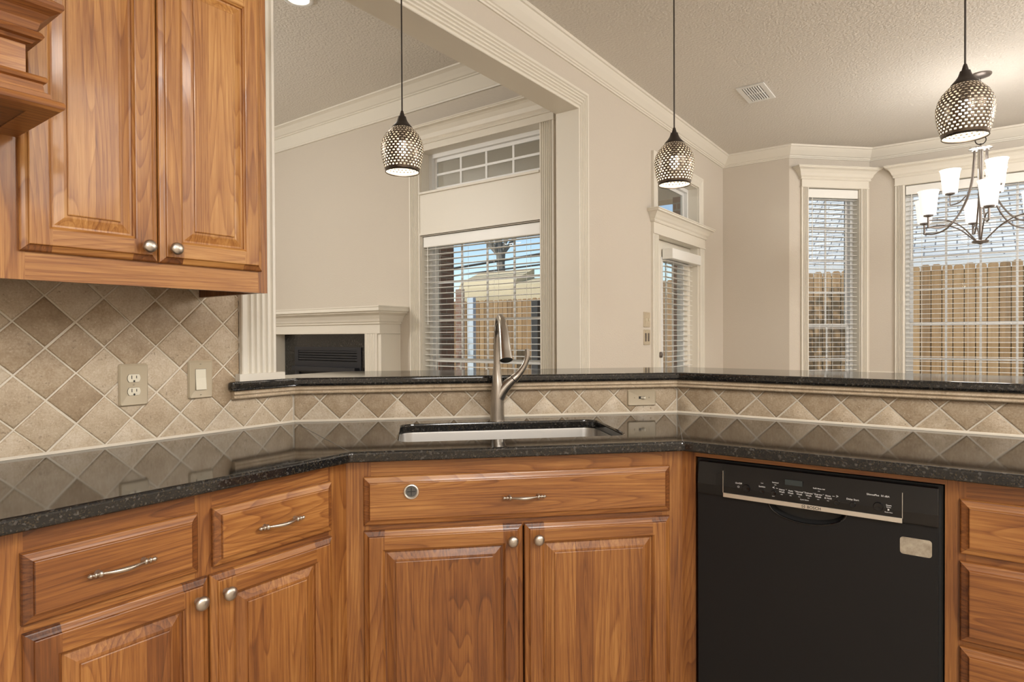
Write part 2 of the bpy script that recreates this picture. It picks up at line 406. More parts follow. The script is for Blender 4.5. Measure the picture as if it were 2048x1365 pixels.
# ------------------------------------------------------------------ room shell
mb = MB(); mb.box(-4.2, 5.75, -5.2, 6.2, -.12, 0); struct(mb.build('floor', 'floor'), 'beige tiled floor of the kitchen, nook and living room', 'floor')
mb = MB(); mb.poly([(-4.15, .15), (-4.15, -5.15), (5.135, -5.15), (5.135, BAY4[1]-.06), (5.75, -3.55), (5.75, -1.15), (5.135, -.56), (5.135, .15)], KZ, KZ+.2)
struct(mb.build('ceiling', 'ceil'), 'textured beige ceiling over the kitchen and breakfast nook', 'ceiling')
mb = MB(); mb.box(-4.15, LX+.15, .15, 6.15, LZ, LZ+.2); struct(mb.build('ceiling', 'ceil'), 'textured higher ceiling of the living room', 'ceiling')
DH, TH = (3.31, 4.27, 0, 2.025), (3.30, 4.25, 2.18, 2.57)
mb = MB(); wall_rects(mb, -4.15, 5.135, 0, LZ+.05, 0, .15, [(OPX0, OPX1+.012, -.1, OPZ+.012), (DH[0], DH[1], -.1, DH[3]), TH, (-1.75, -.2095, CT-.03, 1.40), (-.2096, -.0795, CT-.03, 1.0455)])
struct(mb.build('wall_left', 'wall'), 'beige wall with a wide opening to the living room and a patio door', 'wall')
WY0, WY1 = .40, 1.555
mb = MB(); wall_rects(mb, -6.15, -.15, 0, LZ+.05, 0, .15, [(-WY1, -WY0, .45, 2.03), (-WY1, -WY0, 2.357, 2.70)])
o = struct(mb.build('wall_patio', 'wall'), 'beige living room wall with a tall window and a transom', 'wall'); o.location = (LX, 0, 0); o.rotation_euler = (0, 0, RAD(-90))
mb = MB(); mb.box(-4.15, -4, -5.15, 6.15, 0, LZ+.05); struct(mb.build('wall_rear', 'wall'), 'beige wall behind the camera', 'wall')
mb = MB(); mb.box(-4, 5.135, -5.15, -5, 0, KZ+.05); struct(mb.build('wall_right', 'wall'), 'beige wall closing the breakfast nook', 'wall')
mb = MB(); mb.box(-4, LX+.15, 6, 6.15, 0, LZ+.05); struct(mb.build('wall_far', 'wall'), 'beige far wall of the living room', 'wall')
W1 = (.192, .748, .6, 2.635); W2 = (.287, 1.965, .6, 2.635)
mb = MB(); wall_rects(mb, 0, .627, 0, KZ+.05, 0, .15, []); T = Matrix.Translation((4.985, 0, 0)) @ Matrix.Rotation(RAD(-90), 4, 'Z')
struct(mb.build('wall_nook_corner', 'wall', T=T), 'short beige wall between the patio door corner and the bay', 'wall')
mb = MB(); wall_rects(mb, 0, .85, 0, KZ+.05, 0, .15, [W1]); T1 = Matrix.Translation((*BAY1, 0)) @ Matrix.Rotation(RAD(-45), 4, 'Z')
struct(mb.build('wall_bay_side', 'wall', T=T1), 'angled beige bay wall with the narrow window', 'wall')
mb = MB(); wall_rects(mb, 0, 2.252, 0, KZ+.05, 0, .15, [W2]); T2 = Matrix.Translation((*BAY2, 0)) @ Matrix.Rotation(RAD(-90), 4, 'Z')
struct(mb.build('wall_bay', 'wall', T=T2), 'beige bay wall with the wide window', 'wall')
mb = MB(); wall_rects(mb, 0, .85, 0, KZ+.05, 0, .15, []); T3 = Matrix.Translation((*BAY3, 0)) @ Matrix.Rotation(RAD(-135), 4, 'Z')
struct(mb.build('wall_bay_return', 'wall', T=T3), 'angled beige bay wall on the far side of the wide window', 'wall')
mb = MB(); wall_rects(mb, 0, 1.07, 0, KZ+.05, 0, .15, []); T = Matrix.Translation((*BAY4, 0)) @ Matrix.Rotation(RAD(-90), 4, 'Z')
struct(mb.build('wall_nook_end', 'wall', T=T), 'beige wall past the bay', 'wall')

# crown mouldings
crown = [(0, 2.905), (.010, 2.905), (.013, 2.914), (.020, 2.917), (.022, 2.926), (.030, 2.930), (.040, 2.944), (.056, 2.966), (.070, 2.988), (.074, 2.996), (.083, 2.999), (.085, KZ), (0, KZ)]
mb = MB(); mb.sweep([(-4, 0), (4.985, 0), BAY1, BAY2, BAY3, BAY4, (4.985, -5)], crown, (0, 0, 0), (1, 0, 0), (0, 1, 0), (0, 0, 1))
struct(mb.build('trim_crown', 'trim'), 'cream crown moulding around the kitchen and nook ceiling', 'crown moulding')
lc = [(0, 3.040), (.016, 3.040), (.020, 3.050), (.016, 3.060), (.018, 3.164), (.030, 3.168), (.030, 3.176), (.042, 3.181), (.058, 3.198), (.086, 3.224), (.104, 3.231), (.118, 3.235), (.120, LZ), (0, LZ)]
mb = MB(); mb.sweep([(-4, .15), (-4, 6), (LX, 6), (LX, .15), (-3.9, .15)], lc, (0, 0, 0), (1, 0, 0), (0, 1, 0), (0, 0, 1))
struct(mb.build('trim_living_crown', 'trim'), 'deep cream crown moulding around the living room ceiling', 'crown moulding')

# fluted casing round the opening, with lined jamb and soffit
def flutes(w, n, h=.020, g=.012, edge=.012):
    pr = [(0, 0), (0, h-.003), (.003, h)]; pitch = (w-2*edge)/n
    for i in range(n):
        a = edge+i*pitch; pr += [(a, h), (a+pitch*.18, h-g*.8), (a+pitch*.36, h-g), (a+pitch*.54, h-g*.8), (a+pitch*.72, h)]
    return pr+[(w-.003, h), (w, h-.003), (w, 0)]
mb = MB()
mb.sweep([(OPX0, 1.0775), (OPX0, OPZ), (OPX1, OPZ), (OPX1, 0)], flutes(.128, 5), (0, 0, 0), (1, 0, 0), (0, 0, 1), (0, -1, 0), side=-1)
mb.box(-.222, -.052, -.0275, 0, BT+.0005, 1.101)                       # plinth block on the bar
mb.box(OPX0, OPX1, 0, .152, OPZ, OPZ+.014); mb.box(OPX1, OPX1+.014, 0, .152, 0, OPZ+.014)
mb.box(OPX0-.014, OPX0, .0, .152, BT, OPZ+.014)
struct(mb.build('trim_opening', 'trim'), 'cream fluted casing around the wide opening above the bar', 'door casing')

# ------------------------------------------------------------------ windows, blinds, casings
def window(name, loc, deg, x0, x1, z0, z1, rail, cols, rows_up, rows_low, label, y=.105):
    r = thing(name, label, 'window', loc, deg, kind='structure'); fw = .032
    mb = MB()
    for a in ((x0, x0+fw, z0, z1), (x1-fw, x1, z0, z1), (x0+fw, x1-fw, z0, z0+fw), (x0+fw, x1-fw, z1-fw, z1)): mb.box(a[0], a[1], y-.018, .148, a[2], a[3])
    mb.build('frame', 'white', r, bevel=.002)
    def sash(za, zb, yy, rows):
        s = MB(); sw = .028; xa, xb = x0+fw, x1-fw
        for a in ((xa, xa+sw, za, zb), (xb-sw, xb, za, zb), (xa+sw, xb-sw, za, za+sw), (xa+sw, xb-sw, zb-sw, zb)): s.box(a[0], a[1], yy, yy+.016, a[2], a[3])
        so = s.build('sash', 'white', r, bevel=.002)
        g = MB(); g.box(xa+sw, xb-sw, yy+.007, yy+.010, za+sw, zb-sw); g.build('glass_pane', 'glass', so)
        mu = MB(); ww = (xb-xa-2*sw); hh = zb-za-2*sw
        for i in range(1, cols): c = xa+sw+ww*i/cols; mu.box(c-.009, c+.009, yy+.001, yy+.006, za+sw, zb-sw)
        for i in range(1, rows): c = za+sw+hh*i/rows; mu.box(xa+sw, xb-sw, yy+.0005, yy+.0065, c-.009, c+.009)
        if mu.v: mu.build('muntins', 'white', so)
    if rail:
        sash(rail-.012, z1-fw, y+.020, rows_up); sash(z0+fw, rail+.012, y+.001, rows_low)
    else: sash(z0+fw, z1-fw, y+.012, rows_up)
    return r
def blind(label, loc, deg, x0, x1, z0, z1, yc=.048, depth=.05, pitch=.0446, valance=None, group=None, ncord=3, wand=True):
    r = thing('window_blind', label, 'blind', loc, deg, group=group)
    v = valance or (x0+.003, x1-.003, yc-.036, yc+.03, z1-.088, z1-.004)
    mb = MB(); mb.box(*v); mb.build('valance', 'slat', r, bevel=.006, bseg=3)
    mb = MB(); z = v[4]-.012; xa, xb = x0+.006, x1-.006; n = 0
    while z > z0+.03:
        pr = [(-depth/2, -.0008), (-depth*.25, .0010), (0, .0016), (depth*.25, .0010), (depth/2, -.0008)]
        pts = [(yc+a, z+b) for a, b in pr]; low = [(a, b-.0026) for a, b in pts][::-1]
        loop = pts+low
        mb.grid([[(xa, a, b) for a, b in loop], [(xb, a, b) for a, b in loop]], True, 0, True, True); z -= pitch
    mb.build('slats', 'slat', r)
    mb = MB(); mb.box(xa, xb, yc-.025, yc+.025, z0+.004, z0+.020); mb.build('bottom_rail', 'slat', r, bevel=.003)
    mb = MB()
    for i in range(ncord):
        c = x0+.13+(x1-x0-.26)*i/(ncord-1) if ncord > 1 else (x0+x1)/2
        for yy in (yc-.027, yc+.027): mb.tube([(c, yy, v[4]), (c, yy, z0+.02)], .0011, 5)
    mb.build('ladder_cords', 'slat', r)
    if wand:
        mb = MB(); mb.tube([(x0+.05, yc-.034, v[4]), (x0+.05, yc-.034, v[4]-.62)], .003, 8); mb.build('tilt_wand', 'slat', r)
    return r
hood_crown = lambda zb, zt, ov: [(0, zb-.01), (.012, zb-.01), (.017, zb), (.012, zb+.008), (.016, zb+.014), (.024, zb+.022), (.034, zb+(zt-zb)*.45), (.052, zb+(zt-zb)*.70), (.068, zt-.022), (ov-.006, zt-.018), (ov-.006, zt-.010), (ov, zt-.008), (ov, zt), (0, zt)]
def head_trim(mb, x0, x1, z0, zc, zt, w=.075, ov=.085, zbot=0., n=4):
    """fluted side casings, flat frieze and a crown with returned ends; x0,x1 = clear opening"""
    for s, x in ((-1, x0), (1, x1)):
        mb.sweep([(x, zbot), (x, z0)], flutes(w, n), (0, 0, 0), (1, 0, 0), (0, 0, 1), (0, -1, 0), side=s)
    mb.box(x0-w, x1+w, -.024, 0, z0, zc); mb.box(x0-w-.004, x1+w+.004, -.028, 0, z0-.006, z0+.004)
    mb.sweep([(x0-w, 0), (x0-w, -.022), (x1+w, -.022), (x1+w, 0)], hood_crown(zc, zt, ov), (0, 0, 0), (1, 0, 0), (0, 1, 0), (0, 0, 1))
    mb.face([(x0-w-ov, 0, zt), (x0-w-ov, -.022-ov, zt), (x1+w+ov, -.022-ov, zt), (x1+w+ov, 0, zt)])
LB = Matrix.Translation((LX, 0, 0)) @ Matrix.Rotation(RAD(-90), 4, 'Z')
mb = MB(); head_trim(mb, W1[0], W1[1], 2.635, 2.712, 2.818); struct(mb.build('trim_narrow_window', 'trim', T=T1), 'cream fluted casing and crown of the narrow bay window', 'window casing')
mb = MB(); head_trim(mb, W2[0], W2[1], 2.635, 2.712, 2.816); struct(mb.build('trim_wide_window', 'trim', T=T2), 'cream fluted casing and crown of the wide bay window', 'window casing')
mb = MB(); head_trim(mb, -WY1, -WY0, 2.70, 2.757, 2.87, w=.118, ov=.10, n=6)
mb.box(-WY1, -WY0, -.012, 0, 2.03, 2.357); mb.box(-WY1-.004, -WY0+.004, -.018, 0, 2.03, 2.045)
struct(mb.build('trim_living_window', 'trim', T=LB), 'cream fluted casing, crown and panel of the living room window', 'window casing')
# reveals lined in trim paint
def reveal(mb, x0, x1, z0, z1, d=.10):
    mb.box(x0-.002, x0+.006, 0, d, z0, z1); mb.box(x1-.006, x1+.002, 0, d, z0, z1); mb.box(x0, x1, 0, d, z1-.006, z1+.002); mb.box(x0-.0, x1, -.03, d, z0-.002, z0+.014)
for T, W, nm, lb in ((T1, W1, 'trim_narrow_reveal', 'cream lined reveal of the narrow bay window'), (T2, W2, 'trim_wide_reveal', 'cream lined reveal of the wide bay window'),
                     (LB, (-WY1, -WY0, .45, 2.03), 'trim_living_reveal', 'cream lined reveal of the living room window'), (LB, (-WY1, -WY0, 2.357, 2.70), 'trim_transom_reveal', 'cream lined reveal of the living room transom')):
    mb = MB(); reveal(mb, *W, d=.088); struct(mb.build(nm, 'trim', T=T), lb, 'window reveal')
window('window_1', (*BAY1, 0), -45, W1[0]+.006, W1[1]-.006, W1[2]+.014, W1[3]-.006, 1.305, 2, 4, 2, 'narrow white sash window in the angled bay wall')
window('window_2', (*BAY2, 0), -90, W2[0]+.006, W2[1]-.006, W2[2]+.014, W2[3]-.006, 1.318, 6, 4, 2, 'wide white sash window in the middle of the bay')
window('window_3', (LX, 0, 0), -90, -WY1+.006, -WY0-.006, .464, 2.024, 1.03, 4, 3, 2, 'white sash window of the living room beside the fireplace')
window('window_4', (LX, 0, 0), -90, -WY1+.006, -WY0-.006, 2.371, 2.694, None, 4, 2, 0, 'white transom window above the living room window')
blind('white slatted blind in the narrow bay window', (*BAY1, 0), -45, W1[0]+.008, W1[1]-.008, W1[2]+.016, W1[3]-.007, group=None)
blind('white slatted blind in the wide bay window behind the chandelier', (*BAY2, 0), -90, W2[0]+.008, W2[1]-.008, W2[2]+.016, W2[3]-.007, ncord=5)
blind('white slatted blind in the living room window beside the fireplace', (LX, 0, 0), -90, -WY1+.008, -WY0-.008, .466, 2.023, ncord=4)
# chair rail between the bay casings
mb = MB(); mb.box(.83, .85, -.012, 0, .838, .862); mb.box(0, .115, -.012, 0, .838, .862); a = mb.build('trim_chair_rail', 'trim', T=T1); struct(a, 'thin cream chair rail on the angled bay wall', 'chair rail')
mb = MB(); mb.box(0.012, .205, -.012, 0, .838, .862); struct(mb.build('trim_chair_rail', 'trim', T=T2), 'thin cream chair rail beside the wide bay window', 'chair rail')

# ------------------------------------------------------------------ patio door with transom
dr = thing('door_1', 'cream patio door with a glass lite in the beige wall', 'door', kind='structure')
mb = MB(); wall_rects(mb, 3.335, 4.245, .01, 2.015, .070, .112, [(3.57, 4.06, .25, 1.86)]); mb.build('leaf', 'trim', dr, bevel=.003)
mb = MB()
for a in ((3.555, 3.585, .235, 1.875), (4.045, 4.075, .235, 1.875)): mb.box(a[0], a[1], .062, .118, a[2], a[3])
mb.box(3.585, 4.045, .062, .118, .235, .265); mb.box(3.585, 4.045, .062, .118, 1.845, 1.875)
mb.build('lite_frame', 'white', dr, bevel=.003)
mb = MB(); mb.box(3.585, 4.045, .09, .094, .265, 1.845); mb.build('glass_pane', 'glass', dr)
mb = MB()
for c in (3.74, 3.89): mb.box(c-.008, c+.008, .098, .104, .265, 1.845)
mb.build('muntins', 'white', dr)
mb = MB(); T = Matrix.Translation((3.44, .070, 1.062)) @ Matrix.Rotation(RAD(90), 4, 'X')
mb.lathe([(.001, 0), (.028, 0), (.03, .004), (.026, .010), (.012, .014), (.011, .03), (.02, .036), (.026, .045), (.024, .055), (.012, .061), (.001, .062)], 24, T); mb.build('door_knob', 'pewter', dr, smooth=True)
mb = MB()
mb.box(3.31, 3.335, .0, .14, 0, 2.025); mb.box(4.245, 4.27, .0, .14, 0, 2.025); mb.box(3.31, 4.27, .0, .14, 2.018, 2.026); mb.build('door_jamb', 'trim', dr)
mb = MB(); head_trim(mb, 3.31, 4.27, 2.025, 2.118, 2.205, w=.112, ov=.075)
def flat_case(mb, x0, x1, z0, z1, w=.095):
    mb.sweep([(x0, z0), (x0, z1), (x1, z1), (x1, z0)], [(0, 0), (0, .014), (.006, .018), (.02, .018), (.026, .012), (w-.03, .016), (w-.012, .022), (w, .022), (w, 0)], (0, 0, 0), (1, 0, 0), (0, 0, 1), (0, -1, 0), side=-1)
flat_case(mb, TH[0], TH[1], 2.2, TH[3])
struct(mb.build('trim_patio_door', 'trim'), 'cream fluted casing and crown of the patio door and its transom', 'door casing')
mb = MB(); reveal(mb, TH[0], TH[1], TH[2], TH[3], .10); struct(mb.build('trim_door_transom_reveal', 'trim'), 'cream lined reveal of the transom above the patio door', 'window reveal')
window('window_5', (0, 0, 0), 0, TH[0]+.006, TH[1]-.006, TH[2]+.014, TH[3]-.006, None, 1, 1, 0, 'transom window above the patio door')
blind('white slatted blind mounted on the patio door', (0, 0, 0), 0, 3.562, 4.16, .30, 1.945, yc=.040, depth=.046, valance=(3.568, 4.252, -.032, .061, 1.858, 1.945), ncord=2, wand=False)

# ------------------------------------------------------------------ wood cabinet parts (local frame: x along the run, -y out into the kitchen, z up)
def clipx(poly, xa, xb):
    for s, lim in ((1, xa), (-1, xb)):
        out = []
        for i in range(len(poly)):
            a, b = poly[i], poly[(i+1) % len(poly)]; da, db = s*(a.x-lim), s*(b.x-lim)
            if da >= 0: out.append(a)
            if (da > 0 > db) or (da < 0 < db): out.append(a.lerp(b, da/(da-db)))
        poly = out
        if len(poly) < 3: return None
    return poly
def emit_parts(mb, poly, parts):
    poly = [Vector(p) for p in poly]
    for xa, xb, w in parts:
        q = clipx(poly, xa, xb)
        if q: mb.face(q, 0, w)
def ring(mb, x0, x1, z0, z1, yb, a, b, pl, pr, pt, pb):
    (d0, h0), (d1, h1) = a, b
    P = lambda d, h: [(x0+d, yb-h, z0+d), (x1-d, yb-h, z0+d), (x1-d, yb-h, z1-d), (x0+d, yb-h, z1-d)]
    A, B = P(d0, h0), P(d1, h1)
    emit_parts(mb, [A[0], A[1], B[1], B[0]], pb); emit_parts(mb, [A[2], A[3], B[3], B[2]], pt)
    mb.face([A[1], A[2], B[2], B[1]], 0, pr); mb.face([A[3], A[0], B[0], B[3]], 0, pl)
BIG = 1e3
def door(parent, x0, x1, z0, z1, yb, knob=None, sw=.057, toneb=0.):
    mb = MB(); sl, sr = board('z', toneb+rnd.uniform(-.08, .10)), board('z', toneb+rnd.uniform(-.08, .10)); rt, rb = board('x', toneb+rnd.uniform(-.16, .02)), board('x', toneb+rnd.uniform(-.14, .04))
    frame = [(0, 0), (0, .008), (.002, .0105), (.004, .0115), (.010, .0135), (.0135, .0155), (.015, .0188), (.0165, .0195), (.050, .0195), (.052, .0185), (.0545, .0155), (.057, .0135), (.057, .0085)]
    for a, b in zip(frame[:-1], frame[1:]):
        eg = .30 if b[0] <= .0151 else 0
        parts = lambda r: [(-BIG, x0+sw, retone(sl, eg)), (x0+sw, x1-sw, r), (x1-sw, BIG, retone(sr, eg))]
        ring(mb, x0, x1, z0, z1, yb, a, b, sl, sr, parts(rt), parts(rb))
    n = max(2, round((x1-x0-2*sw)/.085)); xs = [x0+sw]; 
    for i in range(1, n): xs.append(x0+sw+(x1-x0-2*sw)*(i+rnd.uniform(-.25, .25))/n)
    xs.append(x1-sw); strips = [(-BIG if i == 0 else xs[i], BIG if i == n-1 else xs[i+1], board('z', toneb+rnd.uniform(-.10, .12))) for i in range(n)]
    pan = [(.057, .0085), (.062, .0080), (.080, .0145), (.0855, .0150), (.0860, .0180), (.088, .0190)]
    for a, b in zip(pan[:-1], pan[1:]): ring(mb, x0, x1, z0, z1, yb, a, b, strips[0][2], strips[-1][2], strips, strips)
    d, h = pan[-1]
    emit_parts(mb, [(x0+d, yb-h, z0+d), (x1-d, yb-h, z0+d), (x1-d, yb-h, z1-d), (x0+d, yb-h, z1-d)], strips)
    o = mb.build('door', 'wood', parent)
    if knob: add_knob(o, knob[0], yb-.0195, knob[1])
    return o
def drawer(parent, x0, x1, z0, z1, yb, pull=True, name='drawer'):
    mb = MB(); w = board('x', rnd.uniform(-.10, .08))
    pr = [(0, 0), (0, .008), (.002, .0105), (.004, .0115), (.011, .0135), (.0155, .0155), (.017, .0188), (.0185, .0195)]
    for a, b in zip(pr[:-1], pr[1:]): ring(mb, x0, x1, z0, z1, yb, a, b, retone(w, .26), retone(w, .26), [(-BIG, BIG, w)], [(-BIG, BIG, w)])
    d, h = pr[-1]; mb.face([(x0+d, yb-h, z0+d), (x1-d, yb-h, z0+d), (x1-d, yb-h, z1-d), (x0+d, yb-h, z1-d)], 0, w)
    o = mb.build(name, 'wood', parent)
    if pull: add_pull(o, (x0+x1)/2, yb-.0195, (z0+z1)/2-.002)
    return o
def add_knob(parent, x, y, z):
    mb = MB(); T = Matrix.Translation((x, y, z)) @ Matrix.Rotation(RAD(90), 4, 'X')
    mb.lathe([(.0005, 0), (.0085, 0), (.0085, .003), (.0062, .006), (.0058, .012), (.0085, .015), (.0135, .0165), (.0158, .0195), (.0155, .0225), (.0125, .0262), (.0070, .0285), (.0005, .0292)], 28, T)
    return mb.build('knob', 'nickel', parent, smooth=60)
def add_pull(parent, x, y, z):
    mb = MB(); n = 90; rings = []
    for i in range(n+1):
        u = -1+2*i/n; a = abs(u); X = x+u*.0635
        if a < .60: r = .0026+.0022*math.cos(a/.60*math.pi/2)**1.5
        elif a < .70: r = .0054+.0016*math.sin((a-.60)/.10*math.pi)
        elif a < .74: r = .0032
        elif a < .82: r = .0040+.0018*math.sin((a-.74)/.08*math.pi)
        elif a < .86: r = .0030
        else: r = .0030+.0018*math.sin(min(1, (a-.86)/.10)*math.pi) if a < .96 else .0030*(1-(a-.96)/.04)+.0002
        off = .012+(.014*math.cos(a/.66*math.pi/2) if a < .66 else 0)
        rings.append([(X, y-off+r*math.cos(2*math.pi*j/12), z+r*math.sin(2*math.pi*j/12)) for j in range(12)])
    mb.grid(rings, True, 0, True, True)
    for s in (-1, 1): mb.lathe([(.006, 0), (.005, .003), (.0036, .005), (.0036, .012)], 12, Matrix.Translation((x+s*.0635*.65, y, z)) @ Matrix.Rotation(RAD(90), 4, 'X'))
    return mb.build('pull', 'nickel', parent, smooth=50)
def base_body(parent, x0, x1, stiles, rails, yb, depth=.57, z1=CT-CTH, toe=.10, mb=None, toned=0.):
    """face frame of boards plus a plain carcass; stiles [(xa,xb)], rails [(xa,xb,za,zb)]"""
    mb = MB()
    for a, b in stiles: mb.box(a, b, yb, yb+.019, toe, z1, 0, board('z', toned+rnd.uniform(-.06, .10)))
    for a, b, c, d in rails: mb.box(a, b, yb+.0002, yb+.019, c, d, 0, board('x', toned+rnd.uniform(-.04, .14)))
    w = board('z', .3)
    mb.box(x0, x1, yb+.019, yb+.021, toe, z1, 0, w); mb.box(x0, x0+.018, yb+.021, yb+depth, toe, z1, 0, w); mb.box(x1-.018, x1, yb+.021, yb+depth, toe, z1, 0, w)
    mb.box(x0+.018, x1-.018, yb+.021, yb+depth, toe, toe+.018, 0, w); mb.box(x0, x1, yb+.075, yb+.093, 0, toe, 0, board('x', .4))
    return mb.build('body', 'wood', parent)

# --- left run (frame: world axes, face plane y = -FACE)
bc = thing('base_cabinet', 'honey wood base cabinet under the left worktop, two drawers over two doors', 'cabinet')
zt = CT-CTH
fcL, fcR = corner(FACE)          # face corners
base_body(bc, -1.62, fcL[0], [(-1.62, -1.05), (-1.05, -.972), (-.664, -.625), (-.308, fcL[0])], [(-.972, -.664, .835, zt), (-.625, -.308, .835, zt), (-.972, -.664, .69, .713), (-.625, -.308, .69, .713), (-.972, -.664, .1, .15), (-.625, -.308, .1, .15)], -FACE)
drawer(bc, -.9775, -.6608, .7085, .8388, -FACE); drawer(bc, -.6275, -.3040, .7085, .8395, -FACE)
door(bc, -.9760, -.6400, .125, .6925, -FACE, knob=(-.668, .648)); door(bc, -.6358, -.3030, .125, .6920, -FACE, knob=(-.604, .648))
# --- sink cabinet (frame rotated -45 deg, origin at the bar corner (0,0); x = distance along the diagonal)
sb = thing('sink_cabinet', 'honey wood corner sink cabinet with one wide drawer front over two doors', 'cabinet', (0, 0, 0), -45)
tL = (fcL[0]-fcL[1])*S2; tR = (fcR[0]-fcR[1])*S2
dt = lambda x, y: (x-y)*S2
sx0, sx1 = dt(-.2289, -.6473), dt(.3977, -1.2739)
base_body(sb, tL, tR, [(tL, sx0+.02), (sx1-.02, tR)], [(sx0+.02, sx1-.02, .832, zt), (sx0+.02, sx1-.02, .68, .715), (sx0+.02, sx1-.02, .1, .15), ], -FACE, depth=.45)
sd = drawer(sb, sx0, sx1, .7042, .8384, -FACE, pull=False, name='drawer')
add_pull(sd, dt(.0855, -.9616), -FACE-.0195, .7693)
gx = dt(-.137, -.739); T = Matrix.Translation((gx, -FACE-.0195, .7963)) @ Matrix.Rotation(RAD(90), 4, 'X')
mb = MB(); mb.lathe([(.0145, .0), (.0208, 0), (.0212, .002), (.0200, .0045), (.0178, .0052), (.0158, .0035), (.0145, .001)], 36, T); gr = mb.build('grommet', 'steel', sd, smooth=True)
mb = MB(); mb.lathe([(.0005, .0012), (.0152, .0012)], 36, T); mb.box(gx-.011, gx+.011, -FACE-.0195-.0017, -FACE-.0195-.0008, .7963-.0009, .7963+.0009, 1); mb.box(gx-.0009, gx+.0009, -FACE-.0195-.0018, -FACE-.0195-.0008, .7963-.011, .7963+.011, 1)
mb.build('rubber_insert', [simple('grey_rubber', (.085, .08, .072), .6), 'dark'], gr)
xm = dt(.086, -.9622)
door(sb, sx0, xm-.0025, .125, .689, -FACE, knob=(dt(.0614, -.9376), .6475)); door(sb, xm+.0025, sx1, .125, .6888, -FACE, knob=(dt(.114, -.9902), .6475))
# --- right run (frame rotated -90 deg about (D,0); x = distance towards -y)
R0 = (D, 0, 0); yR = -FACE
fr = -fcR[1]
DW0, DW1 = 1.3325, 1.9355
mb = MB(); fl = thing('filler_panel', 'honey wood filler strip and rail framing the dishwasher', 'cabinet panel', R0, -90)
mb.box(fr, DW0, yR, yR+.019, .1, zt, 0, board('z', .02)); mb.box(DW0, DW1, yR+.0003, yR+.019, .8668, zt, 0, board('x', -.05)); mb.box(fr, DW0, yR+.075, yR+.09, 0, .1, 0, board('x', .4))
mb.box(DW0-.012, DW0, yR+.019, yR+.56, .1, zt, 0, board('z', .3)); mb.build('panel', 'wood', fl)
dc = thing('drawer_cabinet', 'honey wood drawer base cabinet right of the black dishwasher', 'cabinet', R0, -90)
base_body(dc, DW1, 2.62, [(DW1, 1.9644+.012), (2.60, 2.62)], [(1.976, 2.60, .832, zt), (1.976, 2.60, .69, .715), (1.976, 2.60, .487, .512), (1.976, 2.60, .1, .15)], yR, toned=-.02)
for a, b in ((.7112, .8383), (.5063, .6926), (.315, .4923), (.125, .305)): drawer(dc, 1.9644, 2.585, a, b, yR)

# --- dishwasher
dw = thing('dishwasher', 'black dishwasher with a gloss control strip under the right worktop', 'dishwasher', R0, -90)
yd = -(D-.4215)
mb = MB(); mb.box(DW0+.003, DW1-.003, yd+.03, yd+.57, .10, .862); mb.box(DW0+.003, DW1-.003, yd+.05, yd+.07, .0, .10); mb.build('tub', 'dark', dw)
a0, a1, b0, b1 = 1.347, 1.9235, .7665, .8585
HX, HR = 1.636, .094
# door with scooped pocket handle under the strip
mb = MB(); zb_, zt_ = .115, .7665; nseg = 24
arcp = [(HX+HR*math.cos(RAD(180+180*i/nseg)), zt_+.042*math.sin(RAD(180+180*i/nseg))) for i in range(nseg+1)]
mb.face([(x, yd, z) for x, z in ([(a0, zb_), (a1, zb_), (a1, zt_)]+arcp[::-1]+[(a0, zt_)])])
for (xa, za), (xb, zb2) in zip(arcp[:-1], arcp[1:]): mb.face([(xa, yd, za), (xb, yd, zb2), (HX+(xb-HX)*.9, yd+.022, zt_+(zb2-zt_)*.8), (HX+(xa-HX)*.9, yd+.022, zt_+(za-zt_)*.8)], 1)
mb.face([(HX+(x-HX)*.9, yd+.022, zt_+(z-zt_)*.8) for x, z in arcp], 1)
mb.face([(a0, yd, zb_), (a0, yd, zt_), (a0, yd+.028, zt_), (a0, yd+.028, zb_)]); mb.face([(a1, yd, zt_), (a1, yd, zb_), (a1, yd+.028, zb_), (a1, yd+.028, zt_)]); mb.face([(a0, yd, zb_), (a0, yd+.028, zb_), (a1, yd+.028, zb_), (a1, yd, zb_)])
dd = mb.build('door', ['dwblack', 'dark'], dw)
rm = MB(); rm.tube([(x, yd+.001, z) for x, z in arcp], .0032, 8); rm.build('handle_lip', 'dwgloss', dd, smooth=True)
mb = MB(); prc = [(yd+.028, b0), (yd-.004, b0), (yd-.007, b0+.006), (yd-.007, b0+.03), (yd-.002, b0+.062), (yd+.006, b1), (yd+.028, b1)]
mb.grid([[(a0, y, z) for y, z in prc], [(a1, y, z) for y, z in prc]], True, 0, True, True)
cp = mb.build('control_panel', 'dwgloss', dw, bevel=.0015)
mb = MB(); mb.box(1.4215, 1.8512, yd-.0095, yd-.006, .7665, .7785); mb.build('metal_strip', 'steel', cp, bevel=.0006)
for xe in (1.4205, 1.8510):
    mb = MB(); mb.box(xe, xe+.0011, yd-.0088, yd-.004, .7785, .8400); mb.build('overlay_edge', 'steel', cp)
mb = MB(); mb.box(1.585, 1.628, yd-.0075, yd-.003, .8235, .8375); mb.build('display', simple('display_glass', (.03, .04, .042), .05), cp)
def ypan(z): return yd-.007 if z < b0+.03 else yd-.007+.005*(z-b0-.03)/.032
for bx, bz, br in ((1.4847, .799, .0105), (1.526, .798, .0066), (1.556, .7965, .0066), (1.709, .7945, .0066), (1.745, .7945, .0066), (1.801, .7985, .0108)):
    mb = MB(); mb.lathe([(br*1.06, 0), (br, .003), (br*.9, .0046), (br*.3, .0040), (.0004, .0038)], 24, Matrix.Translation((bx, ypan(bz)+.001, bz)) @ Matrix.Rotation(RAD(90), 4, 'X')); mb.build('button', 'dwgloss', cp, smooth=50)
